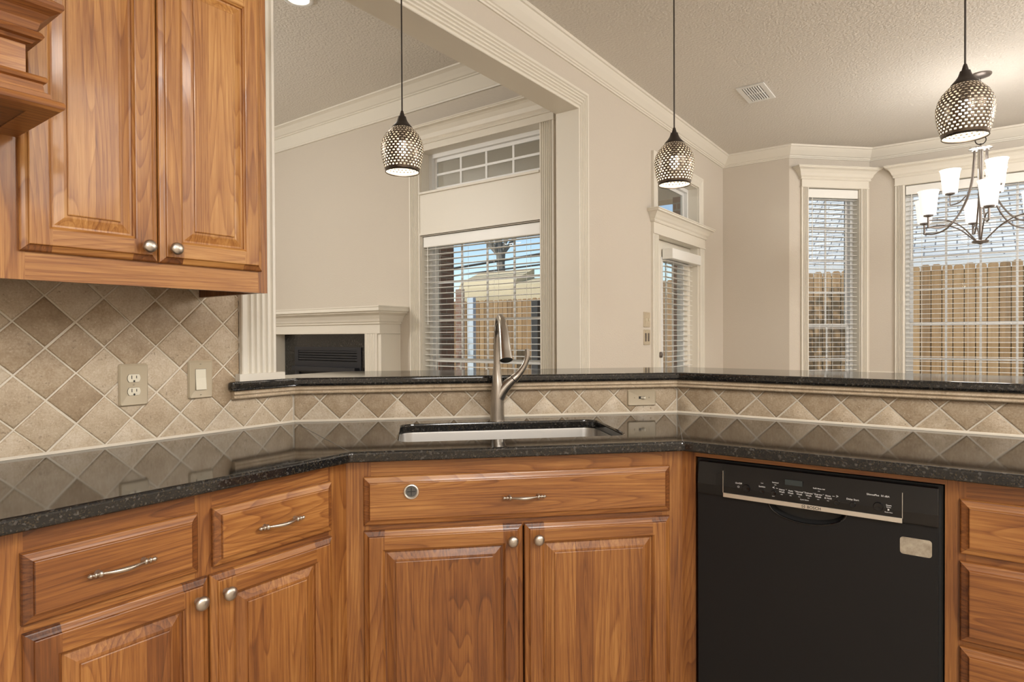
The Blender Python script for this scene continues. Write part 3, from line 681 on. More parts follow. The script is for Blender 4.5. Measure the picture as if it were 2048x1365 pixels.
def text(body, x, y, z, size, mat, parent, tilt=0, name='lettering', align='CENTER', bold=0.):
    cu = bpy.data.curves.new('txt', 'FONT'); cu.body = body; cu.size = size; cu.align_x = align; cu.extrude = .0002; cu.offset = bold; cu.resolution_u = 3
    to = bpy.data.objects.new('txt', cu); COL.objects.link(to)
    bpy.context.view_layer.update()
    me = bpy.data.meshes.new_from_object(to.evaluated_get(bpy.context.evaluated_depsgraph_get())); me.name = name
    bpy.data.objects.remove(to, do_unlink=True)
    me.materials.clear(); me.materials.append(M[mat]); o = bpy.data.objects.new(name, me); COL.objects.link(o); o.parent = parent
    o.location = (x, y, z); o.rotation_euler = (RAD(90+tilt), 0, 0); return o
pt = lambda s, x, z, h, al='CENTER', mat='print_white': text(s, x, ypan(z+.002)-.0006, z, h, mat, cp, align=al)
pt('On/Off', 1.4635, .808, .0062); pt('Sanitize', 1.526, .8075, .0056); pt('Low', 1.526, .8175, .0036); pt('Low', 1.556, .787, .0038)
for s, x in (('Heavy', 1.577), ('Auto', 1.599), ('Normal', 1.6205), ('Delicate', 1.643), ('Express', 1.666), ('Rinse', 1.689)): pt(s, x, .8065, .0058)
for s, x in (('Wash', 1.577), ('Wash', 1.599), ('Wash', 1.6205), ('Wash', 1.643), ('Wash', 1.666), ('& Hold', 1.689)): pt(s, x, .8005, .0058)
for x in (1.577, 1.599, 1.6205, 1.643, 1.666, 1.689): pt('min', x, .795, .0034)
for x in (1.588, 1.6095, 1.6315, 1.6545, 1.678): pt('\u2013', x, .8085, .006)
pt('< \u2013', 1.560, .8075, .0105); pt('\u2013 >', 1.706, .8065, .0105)
pt('Sanitized', 1.590+.0-.030, .823, .0046); pt('min', 1.560, .8175, .0034)
pt('Refill Rinse Aid', 1.667, .8215, .0046); pt('min', 1.667, .816, .0034)
pt('Cycle Select', 1.633, .7885, .0042); pt('Delay Start', 1.745, .8055, .0062); pt('SilencePlus  50 dBA', 1.800, .8235, .0062)
pt('Start', 1.823, .803, .006); pt('Reset', 1.823, .799, .004); pt('Reset 3sec', 1.823, .787, .0038)
mb = MB(); T = Matrix.Translation((1.4635, ypan(.80)-.0006, .8005)) @ Matrix.Rotation(RAD(90), 4, 'X')
for i in range(18):
    q = [RAD(120+300*i/18), RAD(120+300*(i+1)/18)]
    mb.face([T @ Vector((r*math.cos(t_), r*math.sin(t_), 0)) for r, t_ in ((.0022, q[0]), (.0028, q[0]), (.0028, q[1]), (.0022, q[1]))])
mb.face([T @ Vector(p) for p in ((-.0003, 0, 0), (.0003, 0, 0), (.0003, .0032, 0), (-.0003, .0032, 0))])
mb.build('power_symbol', 'print_white', cp); mb = MB()
mb.face([Vector((1.823+a, ypan(.795)-.0006, .7945+b)) for a, b in ((-.002, -.0028), (.0025, 0), (-.002, .0028))])
mb.build('start_symbol', 'print_white', cp)
text('BOSCH', 1.6395, yd-.0096, .7690, .0102, 'print_dark', cp, align='LEFT', name='lettering', bold=.00018)
mb = MB()
for r0, r1, n in ((.0042, .0049, 28),):
    for i in range(n):
        q0, q1 = 2*math.pi*i/n, 2*math.pi*(i+1)/n
        mb.face([(1.631+r*math.cos(t_), yd-.0098, .7725+r*math.sin(t_)) for r, t_ in ((r0, q0), (r1, q0), (r1, q1), (r0, q1))])
for s in (-1, 1): mb.box(1.631+s*.0022-.0005, 1.631+s*.0022+.0005, yd-.0098, yd-.0094, .7690, .7760)
mb.box(1.631-.0022, 1.631+.0022, yd-.0098, yd-.0094, .7720, .7730); mb.build('emblem', 'print_dark', cp)
st = MB(); lp = rrect(1.8461, 1.9107, .6909, .7324, .007); st.face([(x, yd-.0005, z) for x, z in lp]); st.grid([[(x, yd-.0005, z) for x, z in lp], [(x, yd, z) for x, z in lp]])
so = st.build('sticker', 'sticker', dd); so['label'] = 'worn rectangular metallic sticker'

# ------------------------------------------------------------------ worktop, sink, tap, cooktop
cL, cR = corner(.640)
SK = dict(t0=.388, t1=1.090, n0=-.500, n1=-.135)       # sink cut-out: t along the diagonal, n towards the bar
def tn(t, n): return (t*S2+n*S2, -t*S2+n*S2)
hole = [tn(t, n) for t, n in rrect(SK['t0'], SK['t1'], SK['n0'], SK['n1'], .045, 8)]
mb = MB(); mb.poly([(-1.75, 0), (-1.75, -.640), cL, cR, (D-.640, -3.25), (D, -3.25), (D, -D), (0, 0)], CT-CTH, CT, [hole])
ct = mb.build('countertop', 'granite', merge=True, bevel=.007, bseg=4); tag(ct, 'polished dark granite worktop wrapping the left wall, sink corner and peninsula', 'countertop')
M['seam'] = simple('seam_epoxy', (.10, .10, .10), .3)
for (a, b) in ((corner(0.02)[0], cL), (corner(.02)[1], cR)):
    d = Vector((b[0]-a[0], b[1]-a[1])).normalized(); q = Vector((-d.y, d.x))*.0009
    mb = MB(); a_ = Vector(a); b_ = Vector(b)-d*.006
    mb.face([(a_.x-q.x, a_.y-q.y, CT+.0003), (b_.x-q.x, b_.y-q.y, CT+.0003), (b_.x+q.x, b_.y+q.y, CT+.0003), (a_.x+q.x, a_.y+q.y, CT+.0003)])
    e = Vector(b)+d*.0002
    mb.face([(e.x-q.x, e.y-q.y, CT-.006), (e.x+q.x, e.y+q.y, CT-.006), (e.x+q.x, e.y+q.y, CT-CTH+.006), (e.x-q.x, e.y-q.y, CT-CTH+.006)])
    mb.build('seam', 'seam', ct)
sk = thing('sink', 'undermount stainless steel sink in the granite corner worktop', 'sink', (0, 0, 0), -45)
mb = MB(); rings = []
for g, z, r in ((.020, CT-CTH-.0005, .065), (.004, CT-CTH-.0005, .049), (.003, CT-CTH-.006, .048), (-.004, CT-CTH-.15, .055), (-.012, CT-CTH-.185, .06), (-.045, CT-CTH-.198, .06), (-.12, CT-CTH-.203, .03)):
    rings.append([(t, n, z) for t, n in rrect(SK['t0']-g, SK['t1']+g, SK['n0']-g, SK['n1']+g, r, 8)])
mb.grid(rings, True, 0, False, True); mb.build('basin', 'sink', sk, smooth=50)
mb = MB(); mb.lathe([(.045, .002), (.042, .004), (.034, .001), (.001, .0005)], 28, Matrix.Translation((.739, -.318, CT-CTH-.2028))); mb.build('drain', 'chrome', sk, smooth=True)
# tap: frame at its base, local x along the diagonal, -y towards the sink
fb = Vector((.4463, -.5913))
fa = thing('faucet', 'brushed nickel pull-down kitchen faucet behind the sink', 'faucet', (fb.x, fb.y, CT), -45)
mb = MB(); zs = [0, .004, .03, .07, .10, .135, .165, .19, .2085]; rs = [.0272, .0268, .0256, .0246, .0240, .0212, .0168, .0144, .0128]
xs_ = [0, 0, .0005, .001, .0025, .002, .0005, 0, 0]
mb.grid([[(xx+r*math.cos(2*math.pi*j/28), r*math.sin(2*math.pi*j/28), z) for j in range(28)] for z, r, xx in zip(lerpl(zs, 3), lerpl(rs, 3), lerpl(xs_, 3))], True, 0, True, True)
p = smoothpath([(.004, 0, .085), (.020, -.002, .112), (.043, -.006, .138), (.061, -.010, .153)], 5); mb.tube(p, lerpl([.0245, .0225, .0185, .0150], 5), 20)
mb.build('body', 'brush', fa, smooth=50)
mb = MB(); sp = smoothpath([(0, 0, .2085), (0, 0, .262), (.0005, -.012, .325), (.001, -.045, .366), (.002, -.085, .375), (.004, -.125, .350), (.005, -.155, .305), (.006, -.178, .255)], 6)
mb.tube(sp, lerpl([.0125, .0122, .0118, .0120, .0130, .0152, .0178, .0204], 6), 24, up=(1, 0, 0)); mb.build('spout', 'brush', fa, smooth=60)
mb = MB(); sp2 = smoothpath([(.006, -.178, .2545), (.0068, -.190, .229)], 3); mb.tube(sp2, lerpl([.0206, .0226], 3), 24, up=(1, 0, 0))
d_ = (sp2[-1]-sp2[-2]).normalized(); mb.tube([sp2[-1]+d_*.0002, sp2[-1]+d_*.0025], [.0200, .0180], 24, mat=1, up=(1, 0, 0)); mb.build('spray_head', ['brush', 'dark'], fa, smooth=60)
mb = MB(); hp = smoothpath([(.061, -.010, .1535), (.078, -.013, .170), (.098, -.017, .200), (.109, -.020, .232), (.1085, -.022, .262)], 6)
mb.tube(hp, lerpl([.0150, .0118, .0092, .0086, .0072], 6), 18, sq=1.15); mb.build('lever_handle', 'brush', fa, smooth=60)
mb = MB(); mb.tube([(.0588, -.0096, .1513), (.0612, -.0101, .1537)], .01535, 20); mb.build('joint_ring', 'dark', fa)
# cooktop, only its corner reaches the frame
ck = thing('cooktop', 'black cooktop set into the worktop at the left edge', 'cooktop')
mb = MB(); mb.poly(rrect(-1.72, -.998, -.585, -.075, .02, 4), CT+.0005, CT+.008); mb.build('glass_plate', 'dwgloss', ck, bevel=.002)
mb = MB()
for x in (-1.55, -1.30, -1.09): mb.box(x-.006, x+.006, -.55, -.11, CT+.03, CT+.042)
for y in (-.545, -.33, -.115): mb.box(-1.66, -1.002, y-.006, y+.006, CT+.028, CT+.040)
for x in (-1.655, -1.33, -1.007):
    for y in (-.545, -.115): mb.box(x-.006, x+.006, y-.006, y+.006, CT+.008, CT+.03)
mb.build('grate', 'dark', ck, bevel=.002)

# ------------------------------------------------------------------ tiled backsplash walls and the bar
P_ = .1400
def tile_field(name, parent, region, ox, oz, tonef, deep=0, regf=None):
    """diagonal tumbled tiles clipped to convex polygon regions, in local (x,z), outward -y"""
    mb = MB(); g = MB()
    xs = [p[0] for r in region for p in r]; zs = [p[1] for r in region for p in r]
    def clip(poly, reg):
        for i in range(len(reg)):
            a, b = reg[i], reg[(i+1) % len(reg)]; nx, nz = -(b[1]-a[1]), b[0]-a[0]; out = []
            for k in range(len(poly)):
                p, q = poly[k], poly[(k+1) % len(poly)]; dp = (p[0]-a[0])*nx+(p[1]-a[1])*nz; dq = (q[0]-a[0])*nx+(q[1]-a[1])*nz
                if dp >= 0: out.append(p)
                if dp*dq < 0: t = dp/(dp-dq); out.append((p[0]+(q[0]-p[0])*t, p[1]+(q[1]-p[1])*t))
            poly = out
            if len(poly) < 3: return None
        return poly
    def inset(poly, d):
        n = len(poly); ar = sum(poly[i][0]*poly[(i+1) % n][1]-poly[(i+1) % n][0]*poly[i][1] for i in range(n))/2
        if ar < 8e-5: return None
        lines = []
        for i in range(n):
            a, b = poly[i], poly[(i+1) % n]; l = math.hypot(b[0]-a[0], b[1]-a[1])
            if l < 1e-4: continue
            lines.append((a, b))
        big = poly
        for a, b in lines:
            l = math.hypot(b[0]-a[0], b[1]-a[1]); nx, nz = -(b[1]-a[1])/l, (b[0]-a[0])/l; out = []
            for k in range(len(big)):
                p, q = big[k], big[(k+1) % len(big)]; dp = (p[0]-a[0])*nx+(p[1]-a[1])*nz-d; dq = (q[0]-a[0])*nx+(q[1]-a[1])*nz-d
                if dp >= 0: out.append(p)
                if dp*dq < 0: t = dp/(dp-dq); out.append((p[0]+(q[0]-p[0])*t, p[1]+(q[1]-p[1])*t))
            big = out
            if len(big) < 3: return None
        return big
    h = P_/2
    for i in range(int((min(xs)-ox)/h)-3, int((max(xs)-ox)/h)+4):
        for j in range(int((min(zs)-oz)/h)-3, int((max(zs)-oz)/h)+4):
            if (i+j) % 2 == 0: continue
            cx, cz = ox+i*h, oz+j*h
            tone = tonef(cx, cz)
            jx, jz = rnd.uniform(-.0008, .0008), rnd.uniform(-.0008, .0008)
            for reg in (regf(cx, cz) if regf else region):
                q = clip([(cx+jx, cz-h+jz), (cx+h+jx, cz+jz), (cx+jx, cz+h+jz), (cx-h+jx, cz+jz)], reg)
                if not q: continue
                lv = []
                for d, y in ((.0016, 0), (.0022, .0030), (.0042, .0052), (.0075, .0060)):
                    r = inset(q, d)
                    if r and (not lv or len(r) == len(lv[-1][0])): lv.append((r, y))
                    else: break
                if not lv: continue
                wd = ('x', Vector((0, 0, 0)), tone); n = len(lv[0][0])
                for (A, ya), (B, yb) in zip(lv[:-1], lv[1:]):
                    for k in range(n): mb.face([(A[k][0], -ya, A[k][1]), (A[(k+1) % n][0], -ya, A[(k+1) % n][1]), (B[(k+1) % n][0], -yb, B[(k+1) % n][1]), (B[k][0], -yb, B[k][1])], 0, wd)
                mb.face([(x, -lv[-1][1], z) for x, z in lv[-1][0]], 0, wd)
    for reg in region:
        A = [(x, -.0026, z) for x, z in reg]; B = [(x, .004 if not deep else deep, z) for x, z in reg]
        g.face(A); g.face(B[::-1])
        for i in range(len(A)): g.face([A[i], B[i], B[(i+1) % len(A)], A[(i+1) % len(A)]])
    a = mb.build(name, 'tile', parent, smooth=50); b = g.build('grout', 'grout', parent)
    return a
bk = thing('backsplash', 'tumbled travertine tile backsplash laid diagonally on the left kitchen wall', 'backsplash', (0, .006, 0), 0, kind='structure')
tl = lambda cx, cz: rnd.choice((.38, .46, .52, .58, .62, .66, .72))+rnd.uniform(-.05, .05)
def tl_left(cx, cz):
    r = random.Random(int((cx+5)*1000)*7919+int(cz*1000)); v = r.uniform(.26, .76)
    if cz < .96: v = r.uniform(.62, .80)
    elif cz < 1.02: v = r.uniform(.5, .68)
    return v
tile_field('tile', bk, [[(-1.75, CT), (-.2095, CT), (-.2095, 1.40), (-1.75, 1.40)], [(-.2095, CT), (0, CT), (0, 1.03), (-.2095, 1.03)]], -.612, CT+.004, tl_left, deep=.12, regf=lambda cx, cz: [[(-1.75, CT), (0, CT), (0, 1.03), (-1.75, 1.03)], [(-1.75, 1.03), (-.15, 1.03), (-.15, 1.40), (-1.75, 1.40)]] if cx > -.2095 else [[(-1.75, CT), (-.085, CT), (-.085, 1.40), (-1.75, 1.40)]])
def tl_strip(cx, cz): return rnd.uniform(.66, .82) if cz < CT+.02 else (rnd.uniform(.32, .52) if cz < 1.0 else rnd.uniform(.4, .6))
kw = thing('wall_bar', 'half wall of the raised bar faced with travertine tiles', 'half wall', (0, 0, 0), 0, kind='structure')
oL, oR = corner(-.12)
mb = MB(); mb.poly([(-.0795, .006), (.0025, .006), (D+.006, -D+.0025), (D+.006, -3.25), (D+.12, -3.25), oR, oL, (-.0795, .12)], 0, BT-.0302); mb.build('core', 'wall', kw)
e1 = bpy.data.objects.new('diagonal_face', None); COL.objects.link(e1); e1.parent = kw; e1.location = (.0042, .0042, 0); e1.rotation_euler = (0, 0, RAD(-45))
LD = D*math.sqrt(2)
tile_field('tile', e1, [[(0, CT), (LD, CT), (LD, 1.03), (0, 1.03)]], .022, CT+.004, tl_strip)
e2 = bpy.data.objects.new('peninsula_face', None); COL.objects.link(e2); e2.parent = kw; e2.location = (D+.006, 0, 0); e2.rotation_euler = (0, 0, RAD(-90))
tile_field('tile', e2, [[(D, CT), (3.25, CT), (3.25, 1.03), (D, 1.03)]], 1.1385, CT+.004, lambda a, b: rnd.uniform(.50, .66) if b < CT+.02 else rnd.uniform(.38, .54))
# caulk bead along the worktop and stone ledge under the bar top
mb = MB(); pl = [(-1.75, 0), (0, 0), (D, -D), (D, -3.25)]
mb.sweep(pl, [(0, CT+.0003), (.005, CT+.0003), (.0035, CT+.005), (0, CT+.0075)], (0, 0, 0), (1, 0, 0), (0, 1, 0), (0, 0, 1)); struct(mb.build('trim_caulk', 'grout'), 'pale grout bead between the worktop and the tiles', 'grout line')
led = [(0, 1.0163), (.012, 1.0163), (.018, 1.0185), (.020, 1.022), (.0165, 1.0265), (.0165, 1.029), (.020, 1.0310), (.022, 1.034), (.0195, 1.038), (.0195, 1.041), (.0235, 1.0455), (0, 1.0455)]
mb = MB(); mb.sweep([(-.2365, 0), (0, 0), (D, -D), (D, -3.25)], led, (0, 0, 0), (1, 0, 0), (0, 1, 0), (0, 0, 1), wood=('x', Vector((0, 0, 0)), .56))
lo = mb.build('trim_stone_ledge', 'stone'); struct(lo, 'travertine ledge moulding under the bar top', 'ledge moulding')
bL, bR = corner(.0287); 
def off2(a, b):   # left/diag offsets differ
    x = b*math.sqrt(2)
    return x
dl, dd_, dp = .172, .375, .394
kk = dd_*math.sqrt(2)
mb = MB(); mb.poly([(-.2504, 0), (-.2504, -.0287), bL, bR, (D-.0287, -3.3), (D+dp, -3.3), (D+dp, kk-D-dp), (kk-dl, dl), (-.0785, dl), (-.0785, 0)], BT-.030, BT)
bt = mb.build('bar_top', 'granite', merge=True, bevel=.009, bseg=4); tag(bt, 'polished dark granite bar top on the raised half wall', 'bar top')

# ------------------------------------------------------------------ upper cabinet and range hood
uc = thing('upper_cabinet', 'honey wood upper cabinet with two raised panel doors', 'cabinet')
UB, UT, UX0, UX1, UY = 1.3506, 2.235, -.948, -.3235, -.35
mb = MB()
mb.box(UX0, -.893, UY, UY+.019, UB, UT, 0, board('z', -.12)); mb.box(-.352, UX1, UY, UY+.019, UB, UT, 0, board('z', -.08))
mb.box(-.893, -.352, UY+.0002, UY+.019, UB, 1.425, 0, board('x', -.16)); mb.box(-.893, -.352, UY+.0002, UY+.019, 2.17, UT, 0, board('x', 0))
w_ = board('z', .12)
mb.box(UX1-.018, UX1-.0005, UY+.019, -.0005, UB+.001, UT, 0, w_); mb.box(UX0, UX0+.018, UY+.019, -.0005, UB+.001, UT, 0, w_)
mb.box(UX0+.018, UX1-.018, UY+.019, -.0005, UB+.028, UB+.044, 0, board('x', .2)); mb.box(UX0, UX1, UY+.019, -.0005, UT-.018, UT, 0, w_); mb.box(-.640, -.610, UY+.0192, UY+.03, 1.42, 2.18, 0, w_)
mb.build('body', 'wood', uc)
door(uc, -.905, -.6275, 1.4115, 2.1865, UY, knob=(-.6575, 1.445), toneb=-.22); door(uc, -.6240, -.3450, 1.4110, 2.1865, UY, knob=(-.5940, 1.446), toneb=-.22)  # doors toned lighter: daylight on the uppers put into the board colour
mb = MB(); mb.sweep([(UX0, UY), (UX1, UY), (UX1, -.001)], [(0, 2.235), (.01, 2.235), (.02, 2.25), (.05, 2.30), (.06, 2.305), (.06, 2.32), (0, 2.32)], (0, 0, 0), (1, 0, 0), (0, 1, 0), (0, 0, 1), wood=board('x', .1)); mb.build('crown', 'wood', uc)
hd = thing('range_hood', 'honey wood mantel range hood with layered mouldings', 'range hood')
HX1, HY = -.952, -.575
mb = MB(); mb.box(-1.9, HX1, HY, 0-.001, 1.705, 2.6, 0, board('x', -.06)); mb.build('body', 'wood', hd)
lowm = [(0, 1.644), (.040, 1.644), (.046, 1.649), (.0475, 1.655), (.045, 1.661), (.038, 1.664), (.030, 1.667), (.029, 1.676), (.022, 1.679), (.020, 1.694), (.025, 1.697), (.027, 1.702), (.024, 1.707), (.014, 1.710), (0, 1.714)]
mb = MB(); mb.sweep([(-1.9, HY), (HX1, HY), (HX1, -.374)], lowm, (0, 0, 0), (1, 0, 0), (0, 1, 0), (0, 0, 1), wood=board('x', .06)); 
mb.build('lower_moulding', 'wood', hd)
upm = [(0, 1.766), (.008, 1.768), (.012, 1.774), (.020, 1.776), (.023, 1.781), (.020, 1.787), (.014, 1.792), (.018, 1.806), (.030, 1.820), (.043, 1.828), (.047, 1.834), (.046, 1.842), (.030, 1.852), (0, 1.858)]
mb = MB(); mb.sweep([(-1.9, HY), (HX1, HY), (HX1, -.374)], upm, (0, 0, 0), (1, 0, 0), (0, 1, 0), (0, 0, 1), wood=board('x', .04)); mb.build('upper_moulding', 'wood', hd)
mb = MB(); mb.box(-1.9, HX1, HY-.005, -.001, 1.646, 1.706, 0, board('x', .25)); mb.build('underside_frame', 'wood', hd)
# sloping shoulder above
mb = MB(); mb.box(-1.9, HX1, HY+.03, -.001, 1.858, 2.5, 0, board('x', -.05)); mb.build('canopy', 'wood', hd)

# ------------------------------------------------------------------ outlets and switches
def plate(mb, w, h, d=.007, T=None):
    rs = [rrect(-w/2, w/2, -h/2, h/2, .006, 4), rrect(-w/2+.001, w/2-.001, -h/2+.001, h/2-.001, .006, 4), rrect(-w/2+.004, w/2-.004, -h/2+.004, h/2-.004, .005, 4), rrect(-w/2+.007, w/2-.007, -h/2+.007, h/2-.007, .003, 4)]
    mb.grid([[(x, y, z) for x, z in r] for r, y in zip(rs, (0, -d*.55, -d, -d*.82))], True, 0, False, True)
def screws(parent, pts, d=.006):
    for x, z in pts:
        mb = MB(); T = Matrix.Translation((x, -d, z)) @ Matrix.Rotation(RAD(90), 4, 'X'); mb.lathe([(.0030, -.001), (.0028, .0006), (.0005, .001)], 14, T); mb.box(x-.0026, x+.0026, -d-.0012, -d-.0008, z-.0004, z+.0004, 1); mb.build('screw', ['cream', 'dark'], parent)
ol = thing('wall_outlet', 'almond duplex electrical outlet on the travertine backsplash', 'outlet', (-.5385, -.0005, 1.0865))
mb = MB(); plate(mb, .080, .124); mb.build('cover_plate', 'cream', ol, smooth=30)
for s in (1, -1):
    zc = s*.0195; r = MB(); lp = [(x, z) for x, z in arc(0, 0, .0172, -41, 41, 8)+arc(0, 0, .0172, 139, 221, 8)]
    r.grid([[(x, -.0055, zc+z) for x, z in lp], [(x, -.0080, zc+z) for x, z in lp]], True, 0, False, True)
    r.box(-.0074, -.0054, -.0084, -.0079, zc-.002, zc+.008, 1); r.box(.0054, .0074, -.0084, -.0079, zc-.001, zc+.007, 1)
    r.lathe([(.0028, .0084), (.0003, .0084)], 12, Matrix.Translation((0, 0, zc-.0085)) @ Matrix.Rotation(RAD(90), 4, 'X'), 1)
    r.build('receptacle', ['ivory', 'dark'], ol)
    g = MB(); lp2 = [(x*1.05, z*1.05) for x, z in lp]; g.grid([[(x, -.0058, zc+z) for x, z in lp2], [(x, -.00595, zc+z) for x, z in lp2]], True, 0, False, True); g.build('receptacle_gap', 'dark', ol)
screws(ol, [(0, 0)], .0058)
rs_ = thing('rocker_switch', 'almond rocker light switch on the travertine backsplash', 'light switch', (-.3415, -.0005, 1.0905))
mb = MB(); plate(mb, .078, .122); mb.build('cover_plate', 'cream', rs_, smooth=30)
mb = MB(); mb.box(-.0172, .0172, -.0062, -.0055, -.0336, .0336); mb.build('rocker_gap', 'dark', rs_)
mb = MB(); lp = [(-.0058, -.0328), (-.0112, -.0328), (-.0075, .004), (-.0068, .0328), (-.0058, .0328)]; mb.grid([[(-.0164, y, z) for y, z in lp], [(.0164, y, z) for y, z in lp]], True, 0, True, True); mb.build('rocker', 'ivory', rs_, bevel=.001)
screws(rs_, [(0, .0485), (0, -.0485)], .0058)
ts = thing('toggle_switch', 'almond toggle switch set sideways on the diagonal backsplash behind the sink', 'light switch', ((.8950+.9787)/2, -(.8950+.9787)/2, .9775), -45)
ts.rotation_euler = (0, RAD(90), RAD(-45)); 
mb = MB(); plate(mb, .066, .1185); mb.build('cover_plate', 'cream', ts, smooth=30)
mb = MB(); mb.box(-.005, .005, -.0065, -.0056, -.0125, .0125); mb.build('toggle_slot', 'dark', ts)
mb = MB(); lp = [(-.006, -.005), (-.006, .006), (-.017, .012), (-.0175, .006)]; mb.grid([[(-.004, y, z) for y, z in lp], [(.004, y, z) for y, z in lp]], True, 0, True, True); mb.build('toggle', 'ivory', ts, bevel=.001)
screws(ts, [(0, .030), (0, -.030)], .0058)
def wall_plate(name, label, z, kind):
    r = thing(name, label, 'light switch', (3.108, 0, z)); mb = MB(); plate(mb, .118, .118); mb.build('cover_plate', 'cream', r, smooth=30)
    for x in (-.026, .026):
        if kind: m = MB(); m.box(x-.014, x+.014, -.0075, -.0055, -.032, .032); m.build('rocker', 'pewter', r, bevel=.001)
        else: m = MB(); m.box(x-.004, x+.004, -.017, -.0055, -.009, .009); m.build('toggle', 'ivory', r, bevel=.001)
    screws(r, [(-.026, .045), (.026, .045), (-.026, -.045), (.026, -.045)], .0058)
wall_plate('light_switch', 'upper almond double switch plate on the wall beside the patio door', 1.343, 0)
wall_plate('light_switch', 'lower double switch plate with dark rockers beside the patio door', 1.207, 1)

# ------------------------------------------------------------------ pendants
M['bulb'] = emit('bulb_glow', (1, .9, .74), 12)
M['shade_metal'] = simple('bronzed_mirror_shade', (.15, .12, .095), .25, .8)
M['shade_inside'] = simple('silvered_shade_inside', (.60, .54, .45), .45)
def shade_r(z):      # z from rim 0 to top .172
    pts = [(0, .0655), (.02, .0715), (.045, .0780), (.075, .0825), (.10, .0825), (.122, .0775), (.142, .0675), (.158, .0545), (.172, .0400)]
    for (a, ra), (b, rb) in zip(pts[:-1], pts[1:]):
        if z <= b: t = (z-a)/(b-a); t = t*t*(3-2*t)*.35+t*.65; return ra+(rb-ra)*t
    return .04
def make_pendant():
    r = thing('pendant_lamp', '', 'pendant lamp', (0, 0, 0), group='pendants over the bar')
    rows, ncol = 16, 30; zlev = []; z0 = .010; ph = (.170-z0)/rows
    mb = MB(); sub = ncol*8
    def pt_(k, z, e=0): a = 2*math.pi*k/sub; q = shade_r(z)+e; return Vector((q*math.cos(a), q*math.sin(a), z))
    levels = [0, .005, z0]; kinds = [None, None]
    for i in range(rows): zz = z0+i*ph; levels += [zz+ph*.28, zz+ph*.50, zz+ph*.78, zz+ph]; kinds += ['w', 'h%d' % i, 'h%d' % i, 'w']
    levels.append(.172); kinds.append(None)
    base = len(mb.v)
    for z in levels: mb.v += [pt_(k, z) for k in range(sub)]
    for li in range(len(levels)-1):
        kd = kinds[li]
        for k in range(sub):
            if kd and kd[0] == 'h':
                ph_ = (k+(4 if int(kd[1:]) % 2 else 0)) % 8
                if 1 <= ph_ <= 4: continue
            k2 = (k+1) % sub
            mb.f.append((base+li*sub+k, base+li*sub+k2, base+(li+1)*sub+k2, base+(li+1)*sub+k)); mb.m.append(0); mb.w.append(None); mb.uv.append(None)
    sh = mb.build('shade', ['shade_metal', 'shade_inside'], r)
    for p in sh.data.polygons: p.use_smooth = True
    md = sh.modifiers.new('solid', 'SOLIDIFY'); md.thickness = .0014; md.offset = -1; md.material_offset = 1; md.material_offset_rim = 1
    mb = MB(); mb.lathe([(.0655, .0005), (.0668, -.0022), (.0655, -.0036), (.0635, -.0022), (.064, .001)], 48); mb.build('rim', 'bronze', r, smooth=True)
    mb = MB(); mb.lathe([(.0005, .171), (.0405, .171), (.0405, .1745), (.036, .180), (.028, .189), (.0205, .200), (.0165, .211), (.0150, .217), (.0100, .2185), (.0095, .223), (.0062, .2355), (.0045, .240), (.0005, .240)], 32); mb.build('cap', 'bronze', r, smooth=50)
    mb = MB(); mb.lathe([(.0005, .172), (.012, .172), (.0135, .14), (.0125, .118), (.0005, .117)], 20); mb.build('socket', 'bronze', r, smooth=40)
    mb = MB(); mb.lathe([(.0006, .066), (.010, .068), (.0165, .075), (.0195, .086), (.0185, .098), (.015, .110), (.0125, .119), (.0005, .120)], 20); mb.build('bulb', 'bulb', r, smooth=True)
    return r
def copy_tree(o, par=None):
    c = o.copy(); COL.objects.link(c)
    if par: c.parent = par
    for ch in [x for x in bpy.data.objects if x.parent == o]: copy_tree(ch, c)
    return c
pend = make_pendant()
for i, (x, y, z, lab) in enumerate(((.376, -.180, 1.874, 'perforated pendant lamp hanging in front of the living room opening'), (1.180, -.980, 1.8625, 'perforated pendant lamp hanging in front of the patio door'), (1.205, -1.9735, 1.880, 'perforated pendant lamp hanging in front of the chandelier'))):
    p = pend if i == 0 else copy_tree(pend)
    p.location = (x, y, z); p['label'] = lab; p.rotation_euler = (0, 0, .4*i)
PENDS = [o for o in bpy.data.objects if o.name.startswith('pendant_lamp')]
for p in PENDS:
    x, y, z = p.location; hz = KZ-z
    mb = MB(); mb.tube([(0, 0, .238), (0, 0, hz*.4), (0, 0, hz-.02)], .0030, 8); mb.build('cord', 'bronze', p)
    mb = MB(); mb.lathe([(.0005, hz-.001), (.06, hz-.001), (.06, hz-.012), (.045, hz-.022), (.006, hz-.026), (.0005, hz-.026)], 32); mb.build('ceiling_canopy', 'bronze', p, smooth=40)
    l = bpy.data.lights.new('pendant_bulb_light', 'POINT'); l.energy = .8; l.color = (1, .88, .68); l.shadow_soft_size = .024
    lo = bpy.data.objects.new('pendant_bulb_light', l); COL.objects.link(lo); lo.location = (x, y, z+.045)

